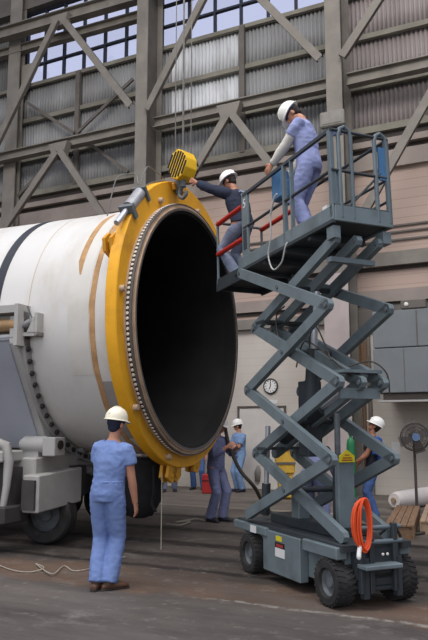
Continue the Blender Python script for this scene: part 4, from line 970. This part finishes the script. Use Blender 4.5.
    if mt.get('under'):
        mb = MB()
        for sgn, sh, el, wr in ((-1, shL, elL, wL), (1, shR, elR, wR)): mb.tube([sh.lerp(el, 0.3), el, el.lerp(wr, 0.4), el.lerp(wr, 0.97)], [0.068, 0.06, 0.057, 0.042], 14)
        remesh(mb, 'undershirt_sleeves', M[mt['under']], T, 0.012, 0.005, seed, 2)
    if mt.get('print'):
        mb = MB(); c = hip + up * 0.36 - yf * 0.165
        for k in range(3): mb.obox(c + up * (0.06 - 0.05 * k) , xr * (0.1 - 0.02 * k), up * 0.014, yf * 0.012)
        mb.build('back_print', M['shirt_print'], T)
    if gloves:
        mb = MB()
        for wr, h, th, pn in hands:
            mb.loft([(wr - h * 0.03, th * 0.042, pn * 0.035), (wr + h * 0.03, th * 0.044, pn * 0.03), (wr + h * 0.1, th * 0.05, pn * 0.03), (wr + h * 0.16, th * 0.042, pn * 0.03)], 14)
        remesh(mb, 'glove', M[gloves], T, 0.008, 0.003, 2, 2)
    for s, an, kn, ty in ((-1, aL, knL, toe[0]), (1, aR, knR, toe[1])):
        fd = Matrix.Rotation(R(ty), 3, 'Z') @ V((0, 1, 0)); fs = V((fd.y, -fd.x, 0)); g = an - V((0, 0, 0.09))
        mb = MB(); mb.tube([g + V((0, 0, 0.05)), g + V((0, 0, 0.14))], [0.052, 0.055], 14)
        mb.loft([(g - fd * 0.085 + V((0, 0, 0.03)), fs * 0.035, V((0, 0, 0.03))), (g - fd * 0.03 + V((0, 0, 0.045)), fs * 0.045, V((0, 0, 0.045))), (g + fd * 0.06 + V((0, 0, 0.042)), fs * 0.05, V((0, 0, 0.042))), (g + fd * 0.15 + V((0, 0, 0.036)), fs * 0.05, V((0, 0, 0.034))), (g + fd * 0.205 + V((0, 0, 0.026)), fs * 0.032, V((0, 0, 0.024)))], 14)
        bt = remesh(mb, 'boot', M[mt.get('boot', 'boot_brown')], T, 0.009, 0, 0, 2)
        MB().loft([(g + fd * y + V((0, 0, 0.009)), fs * w, V((0, 0, 0.009))) for y, w in ((-0.095, 0.03), (-0.05, 0.045), (0.05, 0.044), (0.14, 0.053), (0.21, 0.034))], 10).build('sole', M['rubber'], bt)
    # ---- head gear
    hm = MB(); hm.ell(H(0, -0.03, 0.02), 0.081, 0.088, 0.085, rot=hd); hm.ell(H(0, -0.05, -0.035), 0.062, 0.05, 0.055, rot=hd); remesh(hm, 'hair', M[hairm], T, 0.009, 0.002, 0, 2)
    for s in (-1, 1):
        MB().ell(H(0.031 * s, 0.077, 0.008), 0.011, 0.008, 0.007, 10, 6, rot=hd).build('eye', M['eye'], T, True)
    if not hatless:
        hb = MB(); rows = []; n = 32
        th_ = hd @ Euler((R(-4), 0, 0)).to_matrix(); O_ = H(0, -0.01, 0.048); prof = []
        for j in range(9):
            a = math.pi / 2 * j / 8; prof.append((math.cos(a) ** 0.85 if j < 8 else 0.02, 0.128 * math.sin(a)))
        for e_, z in [(1.0, -0.012)] + prof:
            rows.append([hb.bm.verts.new(O_ + th_ @ V((0.110 * e_ * math.cos(2 * math.pi * i / n), 0.134 * e_ * math.sin(2 * math.pi * i / n), z))) for i in range(n)])
        for a, b in zip(rows, rows[1:]):
            for i in range(n): hb.bm.faces.new((a[i], a[(i + 1) % n], b[(i + 1) % n], b[i]))
        hb.bm.faces.new(rows[-1])
        hb.bm.faces.new(rows[0][::-1])
        hatm = hb.build('hard_hat', M[hat], T, True, 60)
        bb = MB(); r0, r1 = [], []
        for i in range(n):
            a = 2 * math.pi * i / n; fr = max(0, math.sin(a)); ex = 0.012 + 0.04 * fr ** 2
            c_, s_ = math.cos(a), math.sin(a)
            ring = []
            for e_, z in ((0.0, 0.0), (ex, -0.008 - 0.012 * fr), (ex, -0.014 - 0.012 * fr), (0.0, -0.010)):
                ring.append(bb.bm.verts.new(O_ + th_ @ V(((0.108 + e_) * c_, (0.132 + e_) * s_, z))))
            r0.append(ring)
        for i in range(n):
            a, b = r0[i], r0[(i + 1) % n]
            for j in range(4): bb.bm.faces.new((a[j], a[(j + 1) % 4], b[(j + 1) % 4], b[j]))
        bb.build('brim', M[hat], hatm, True)
        rb = MB(); rb.tube([O_ + th_ @ V((0, 0.134 * math.cos(a), 0.129 * math.sin(a) + 0.0)) for a in [math.pi * (0.12 + 0.76 * i / 12) for i in range(13)]], 0.011, 8); rb.build('ridge', M[hat], hatm, True)
        MB().loft([(O_ + th_ @ V((0, -0.0, -0.03)), th_ @ V((0.084, 0, 0)), th_ @ V((0, 0.1, 0))), (O_ + th_ @ V((0, -0.0, -0.012)), th_ @ V((0.09, 0, 0)), th_ @ V((0, 0.108, 0)))], 24).build('headband', M['hair_navy'], hatm, True)
    return T

# man in front, seen from behind
person((-4.27, 6.06, 0), 102, 'person in blue coverall and white hard hat standing with back turned in the foreground', 1.0, hip=(0.02, 0, 0.935), lean=3, side=5, twist=-4, head=(-2, -18, 0),
       handR=(0.28, 0.12, 0.84), poleR=(0.5, -1, 0), handL=(0.02, 0.3, 1.12), poleL=(-0.35, -0.5, -0.8), footL=(-0.06, -0.03, 0), footR=(0.06, 0.01, 0), toe=(0, -45),
       mats={'main': 'coverall_blue', 'boot': 'boot_brown'}, sleeve=0.28, hat='hat_cream', seed=1, hairm='hair_navy', vox=0.0065)
# man on the deck
dk = lw(0.83, 0.40, 3.617)
person(dk, 176, 'person in pale blue coverall on the lift deck, leaning on the rail and looking down', 1.0, hip=(0, 0.0, 0.92), lean=9, twist=8, head=(44, 14, 0),
       handL=(-0.07, 0.44, 0.99), poleL=(-0.5, -0.4, -0.6), handR=(0.2, 0.36, 0.9), footL=(-0.1, -0.03, 0), footR=(0.1, 0.05, 0),
       mats={'main': 'coverall_pale', 'under': 'undershirt', 'boot': 'boot_brown'}, sleeve=0.55, seed=5, vox=0.007)
# man at the deck end reaching to the hook
d3 = lw(2.48, 0.34, 3.515)
hw = at(188, 180, 9.3)
T3m = Matrix.Translation(d3) @ Matrix.Rotation(R(168 - 90), 4, 'Z')
h3 = T3m.inverted() @ hw; h3b = h3 + V((0.10, -0.05, -0.04))
person(d3, 168, 'person in navy shirt and hard hat at the deck end, reaching out to the hook', 0.96, hip=(0, -0.02, 0.80), lean=16, twist=-6, head=(12, 8, 0),
       handL=tuple(h3 - V((0, 0.1, 0))), handR=tuple(h3b - V((0, 0.1, 0))), poleL=(-0.6, 0, -0.6), poleR=(0.5, 0, -0.8), footL=(-0.12, 0.02, 0), footR=(0.12, -0.04, 0), outfit='two',
       mats={'main': 'shirt_navy', 'legs': 'jeans', 'print': 1, 'boot': 'boot_brown'}, sleeve=1.85, seed=9, vox=0.007, hat='hat', skin='skin_dark')
# man half hidden behind the ring
person((-5.51, 11.09, 0), -12, 'person in grey blue coverall standing behind the right edge of the yellow ringed casing', 0.99, hip=(0, 0, 0.93), lean=4, head=(10, 20, 0),
       handL=(-0.2, 0.3, 1.25), handR=(0.12, 0.34, 1.28), footL=(-0.1, 0.06, 0), footR=(0.1, -0.05, 0), mats={'main': 'coverall_dim', 'boot': 'boot_black'}, sleeve=1.7, seed=12)
# man by the far wall
person((-7.42, 16.3, 0), 238, 'person in light blue coverall and hard hat standing by the whitewashed wall', 0.99, lean=3, twist=10, head=(5, -35, 0),
       handL=(-0.05, 0.36, 1.12), handR=(0.1, 0.36, 1.08), mats={'main': 'coverall_far', 'boot': 'boot_black'}, sleeve=0.75, seed=15, vox=0.009)
# legs seen under the casing
person((-9.05, 15.6, 0), -60, 'person in jeans, only the legs showing under the casing, leftmost of the two', 0.97, mats={'main': 'vest_dark', 'legs': 'jeans', 'boot': 'boot_black'}, outfit='two', sleeve=0.7, seed=17, vox=0.009, footL=(-0.13, 0, 0), footR=(0.13, 0.1, 0))
person((-8.62, 16.35, 0), -80, 'person in blue jeans, only the legs showing under the casing beside the red toolbox', 0.97, mats={'main': 'vest_dark', 'legs': 'jeans_blue', 'boot': 'boot_black'}, outfit='two', sleeve=0.7, seed=19, vox=0.009, footL=(-0.14, 0.02, 0), footR=(0.14, -0.02, 0))
# man behind the lift looking up
person((-3.10, 12.46, 0), 200, 'person in dark vest with blue jacket behind the lift, looking up', 0.99, lean=0, head=(-32, -5, 0), handL=(-0.1, 0.34, 0.98), handR=(0.08, 0.3, 0.94),
       mats={'main': 'vest_dark', 'legs': 'jeans_blue', 'boot': 'boot_black'}, outfit='two', sleeve=0.5, seed=21, vox=0.008, skin='skin_dark')
bl = [o for o in COL.objects if o.name.startswith('person') and o.get('label', '').startswith('person in dark vest')][0]
mb = MB(); mb.loft([((0, -0.09, 0.95), (0.19, 0, 0), (0, 0.09, 0)), ((0, -0.095, 1.2), (0.2, 0, 0), (0, 0.095, 0)), ((0, -0.08, 1.42), (0.18, 0, 0), (0, 0.08, 0))], 18)
for s in (-1, 1): mb.tube([(0.17 * s, -0.03, 1.42), (0.24 * s, -0.05, 1.28), (0.27 * s, -0.03, 1.14)], [0.085, 0.08, 0.075], 14)
remesh(mb, 'jacket', M['jacket_blue'], bl, 0.011, 0.006, 4, 3)
# man bending behind the scissor arms
person((-3.60, 10.70, 0), 85, 'person in grey blue coverall bending over behind the scissor arms', 0.98, hip=(0, -0.1, 0.9), lean=54, head=(45, 0, 0), handL=(-0.2, 0.55, 0.75), handR=(0.2, 0.55, 0.75),
       mats={'main': 'coverall_dim', 'boot': 'boot_black'}, sleeve=1.7, seed=25, vox=0.008, hatless=True, footL=(-0.14, 0, 0), footR=(0.14, 0.05, 0))

# ------------------------------------------------------------------ loose things on the floor
def floor_tube(name, pts, r, m, label, cat):
    pts = [V(p) for p in pts]; c = pts[0].copy(); c.z = 0
    o = tag(MB().tube(smooth_path([p - c for p in pts]), r, 8).build(name, M[m], None, True), label, cat); o.location = c; return o
def g(px, py, z=0.0):
    a = at(px, py, 10) - EYE; k = (z - EYE.z) / a.z; return EYE + a * k
floor_tube('rope', [g(-6, 563, 0.012), g(12, 570, 0.012), g(30, 572, 0.012), g(44, 568, 0.03), g(36, 564, 0.015), g(52, 574, 0.03), g(64, 566, 0.012), g(74, 571, 0.012), g(92, 568, 0.012), g(104, 562, 0.012), g(125, 557, 0.012)], 0.007, 'rope', 'pale rope lying in loops behind the man in the foreground', 'rope')
floor_tube('rope', [g(166, 524, 0.012), g(180, 525, 0.012), g(190, 521, 0.03), g(176, 522, 0.012), g(196, 519, 0.03), g(205, 521, 0.012), g(208, 520, 0.012)], 0.014, 'rope', 'pale rope heap at the feet of the man behind the ring', 'rope')
s0 = at(161, 550, 9.6); s1 = at(162, 474, 9.6)
t = tag(MB().cyl((0, 0, 0), s1 - V((s0.x, s0.y, 0)), 0.007, 6).build('string', M['rope'], None, True), 'thin pale string hanging straight down from the yellow ring', 'string'); t.location = (s0.x, s0.y, 0.005)
hq = [at(224, 420, 12.5), at(229, 445, 12.4), at(240, 470, 12.4), at(255, 488, 12.6), g(266, 508, 0.04), g(285, 520, 0.04), g(310, 521, 0.04)]
floor_tube('hose', hq, 0.034, 'hose_dark', 'dark hose running down from the man behind the ring to the lift', 'hose')
floor_tube('hose', [g(384, 528, 0.025), g(398, 532, 0.025), g(414, 534, 0.025), g(436, 530, 0.025)], 0.024, 'hose_dark', 'dark hose on the floor right of the lift', 'hose')
# fan
fc = at(415, 437, 13.6)
F_ = thing('pedestal_fan', (fc.x, fc.y, 0), 'pedestal fan with round wire guard at right', 'fan', R(20))
MB().lathe([(0.0001, 0.06), (0.05, 0.06), (0.24, 0.03), (0.25, 0.0), (0.0001, 0)], (0, 0.12, 0), (0, 0, 1), 28, False).build('base', M['fan_wire'], F_, True)
MB().cyl((0, 0.12, 0.05), (0, 0.12, fc.z), 0.028, 12).build('pole', M['fan_wire'], F_, True)
MB().cyl((0, 0.02, fc.z), (0, 0.26, fc.z), 0.09, 20).build('motor', M['fan_wire'], F_, True)
gm = MB(); RF = 0.265
for r, y in ((RF, 0.0), (RF, 0.05), (RF * 0.92, -0.05), (RF * 0.75, -0.08), (RF * 0.5, -0.1), (RF * 0.25, -0.11)):
    gm.tube([(r * math.cos(2 * math.pi * i / 40), y, fc.z + r * math.sin(2 * math.pi * i / 40)) for i in range(41)], 0.006 if r < RF else 0.012, 6, False)
for i in range(36):
    a = 2 * math.pi * i / 36
    gm.tube([(r * math.cos(a), y, fc.z + r * math.sin(a)) for r, y in ((0.07, -0.115), (RF * 0.5, -0.1), (RF * 0.92, -0.05), (RF, 0.0), (RF, 0.06), (RF * 0.7, 0.12), (0.08, 0.14))], 0.0035, 5)
gm.build('wire_guard', M['fan_wire'], F_, True)
MB().cyl((0, -0.12, fc.z), (0, -0.10, fc.z), 0.075, 20).build('badge', M['fan_hub'], F_, True)
for k in range(4):
    a = math.pi / 2 * k + 0.4; u = V((math.cos(a), 0, math.sin(a))); w = V((-math.sin(a), 0, math.cos(a)))
    MB().prism([u * 0.06 + w * -0.04, u * 0.3 + w * -0.13, u * 0.32 + w * 0.08, u * 0.06 + w * 0.05], (0, 1, 0), 0.006).build('blade', M['fan_blade'], F_).matrix_local = Matrix.Translation((0, 0.0, fc.z)) @ Matrix.Rotation(0.0, 4, 'Y')
# wrapped roll
ra, rb_ = at(394, 497, 14.0), at(446, 474, 15.4)
ra.z = 0.19; rb_.z = 0.19
t = thing('wrapped_roll', (ra + rb_) / 2 - V((0, 0, 0.19)), 'long white wrapped roll resting on the wooden pallet at right', 'roll')
d_ = (rb_ - ra)
mid_ = (ra + rb_) / 2
MB().tube([ra - mid_ + V((0, 0, 0.19)) , ra.lerp(mid_, 0.1) - mid_ + V((0, 0, 0.19)), V((0, 0, 0.19)), rb_ - mid_ + V((0, 0, 0.19))], [0.13, 0.16, 0.18, 0.19], 20).build('wrapping', M['wrap'], t, True)
MB().cyl(ra - mid_ + V((0, 0, 0.19)) - d_.normalized() * 0.04, ra - mid_ + V((0, 0, 0.19)), 0.05, 14).build('core', M['wood_pale'], t, True)
# low wooden platforms lying on the floor
pa, pb = at(399, 524, 10.5), at(408, 502, 13.0)
def platform(name, a, b, w, h, m, label):
    a = V((a.x, a.y, 0)); b = V((b.x, b.y, 0)); L_ = (b - a).length
    t = thing(name, (a + b) / 2, label, 'platform', math.atan2(b.y - a.y, b.x - a.x))
    n = 4
    for k in range(n):
        y0 = -w / 2 + w * k / n
        MB().box(-L_ / 2, L_ / 2, y0 + 0.004, y0 + w / n - 0.004, h - 0.03, h).bevel(0.004).build('plank', M[m], t)
    for x in (-L_ / 2 + 0.02, 0, L_ / 2 - 0.08): MB().box(x, x + 0.06, -w / 2 + 0.01, w / 2 - 0.01, 0, h - 0.03).build('batten', M[m], t)
    for y in (-w / 2 + 0.005, w / 2 - 0.025): MB().box(-L_ / 2, L_ / 2, y, y + 0.02, 0.0, h - 0.03).build('side_board', M[m], t)
platform('wooden_platform', pa, pb, 0.42, 0.2, 'wood', 'low brown wooden platform on the floor between the lift and the fan')
platform('wooden_platform', at(432, 526, 10.9), at(436, 503, 13.2), 0.36, 0.2, 'wood_pale', 'pale wooden platform at the right edge beside the brown one')

# yellow drum trolley with grey lid
yp = at(285, 478, 16.2)
t = thing('yellow_bin', (yp.x, yp.y, 0), 'yellow bin with a grey domed lid by the wall behind the lift', 'bin', R(27)); t.scale = (0.78, 0.9, 1.28)
MB().box(-0.27, 0.27, -0.25, 0.25, 0.42, 0.86).bevel(0.04, 2).build('tub', M['drum_yellow'], t)
MB().box(-0.2, 0.2, -0.2, 0.2, 0.02, 0.42).bevel(0.02).build('base', M['drum_yellow'], t)
MB().lathe([(0.0001, 0.16), (0.12, 0.15), (0.22, 0.09), (0.3, 0.05), (0.3, 0.02), (0.0001, 0.02)], (0, 0, 0.86), (0, 0, 1), 28, False).build('lid', M['hub_grey'], t, True)
MB().box(-0.28, 0.28, -0.27, -0.25, 0.6, 0.64).build('band', M['steel_dark'], t)
# green pipe beside the control cabinet
gp = g(353, 522)
t = tag(MB().lathe([(0.0001, 0), (0.07, 0), (0.075, 0.02), (0.075, 1.3), (0.06, 1.38), (0.025, 1.42), (0.025, 1.46), (0.04, 1.47), (0.04, 1.52), (0.0001, 1.52)], (0, 0, 0), (0, 0, 1), 20, False).build('gas_cylinder', M['green_pipe'], None, True), 'tall green cylinder behind the lift beside the man looking up', 'cylinder'); t.location = (gp.x, gp.y, 0)
# red toolbox under the ring
tp = g(211, 493)
t = thing('toolbox', (tp.x, tp.y, 0), 'red toolbox on the floor between the men under the casing', 'toolbox', R(20))
MB().box(-0.2, 0.2, -0.2, 0.2, 0.0, 0.46).bevel(0.02).build('body', M['toolbox_red'], t); MB().box(-0.2, 0.2, -0.21, -0.2, 0.3, 0.32).build('drawer_line', M['ink'], t); MB().box(-0.1, 0.1, -0.03, 0.03, 0.46, 0.52).build('handle', M['ink'], t)
# wall note
t = tag(MB().box(-0.1, 0.1, -0.01, 0, -0.14, 0.14).build('wall_note', M['sticker_white']), 'small pale notice on the wall left of the fan', 'sign'); p = cross_y(396, 448, W); t.location = (p.x, W, p.z)
p = cross_y(254, 478, W - 0.3)
t = tag(MB().loft([((0, 0, 0.0), (0.1, 0, 0), (0, 0.08, 0)), ((0, 0, 0.3), (0.12, 0, 0), (0, 0.08, 0)), ((0.03, 0, 0.5), (0.05, 0, 0), (0, 0.04, 0))], 12).build('hanging_rag', M['panel_grey'], None, True, 0), 'grey rag hanging on the wall beside the door', 'rag'); t.location = (p.x, W - 0.07, p.z - 0.1); t.scale = (0.7, 0.7, 0.8)

# ------------------------------------------------------------------ light
w = bpy.data.worlds.new('sky'); SC.world = w; w.use_nodes = True
wn = w.node_tree.nodes; wl = w.node_tree.links; bg = wn['Background']
tc = wn.new('ShaderNodeTexCoord'); sp_ = wn.new('ShaderNodeSeparateXYZ'); wl.new(tc.outputs['Generated'], sp_.inputs[0])
rp = wn.new('ShaderNodeValToRGB'); wl.new(sp_.outputs['Z'], rp.inputs[0])
rp.color_ramp.elements[0].position = 0.0; rp.color_ramp.elements[0].color = (0.16, 0.155, 0.15, 1)
rp.color_ramp.elements[1].position = 0.45; rp.color_ramp.elements[1].color = (0.66, 0.70, 0.86, 1)
wl.new(rp.outputs[0], bg.inputs[0]); bg.inputs[1].default_value = 0.95
def area(name, loc, target, size, power, col=(1, 0.97, 0.93)):
    l = bpy.data.lights.new(name, 'AREA'); l.shape = 'RECTANGLE'; l.size, l.size_y = size; l.energy = power; l.color = col
    o = bpy.data.objects.new(name, l); COL.objects.link(o); o.location = loc; o.rotation_euler = (V(target) - V(loc)).to_track_quat('-Z', 'Y').to_euler(); return o
area('skylight_lamp', (-5, 1, 17), (-5.5, 9, 2), (14, 6), 2200)
area('front_fill', (-2, -12, 6), (-4, 9, 3), (16, 10), 1000, (0.95, 0.97, 1.0))  # unseen fill light added behind the camera to brighten faces turned to it
area('skylight_lamp', (2, 7, 17), (-3, 11, 2), (8, 8), 700)
vs = SC.view_settings; vs.view_transform = 'Standard'; vs.look = 'None'; vs.exposure = 0.0; vs.gamma = 1.0; vs.use_curve_mapping = False
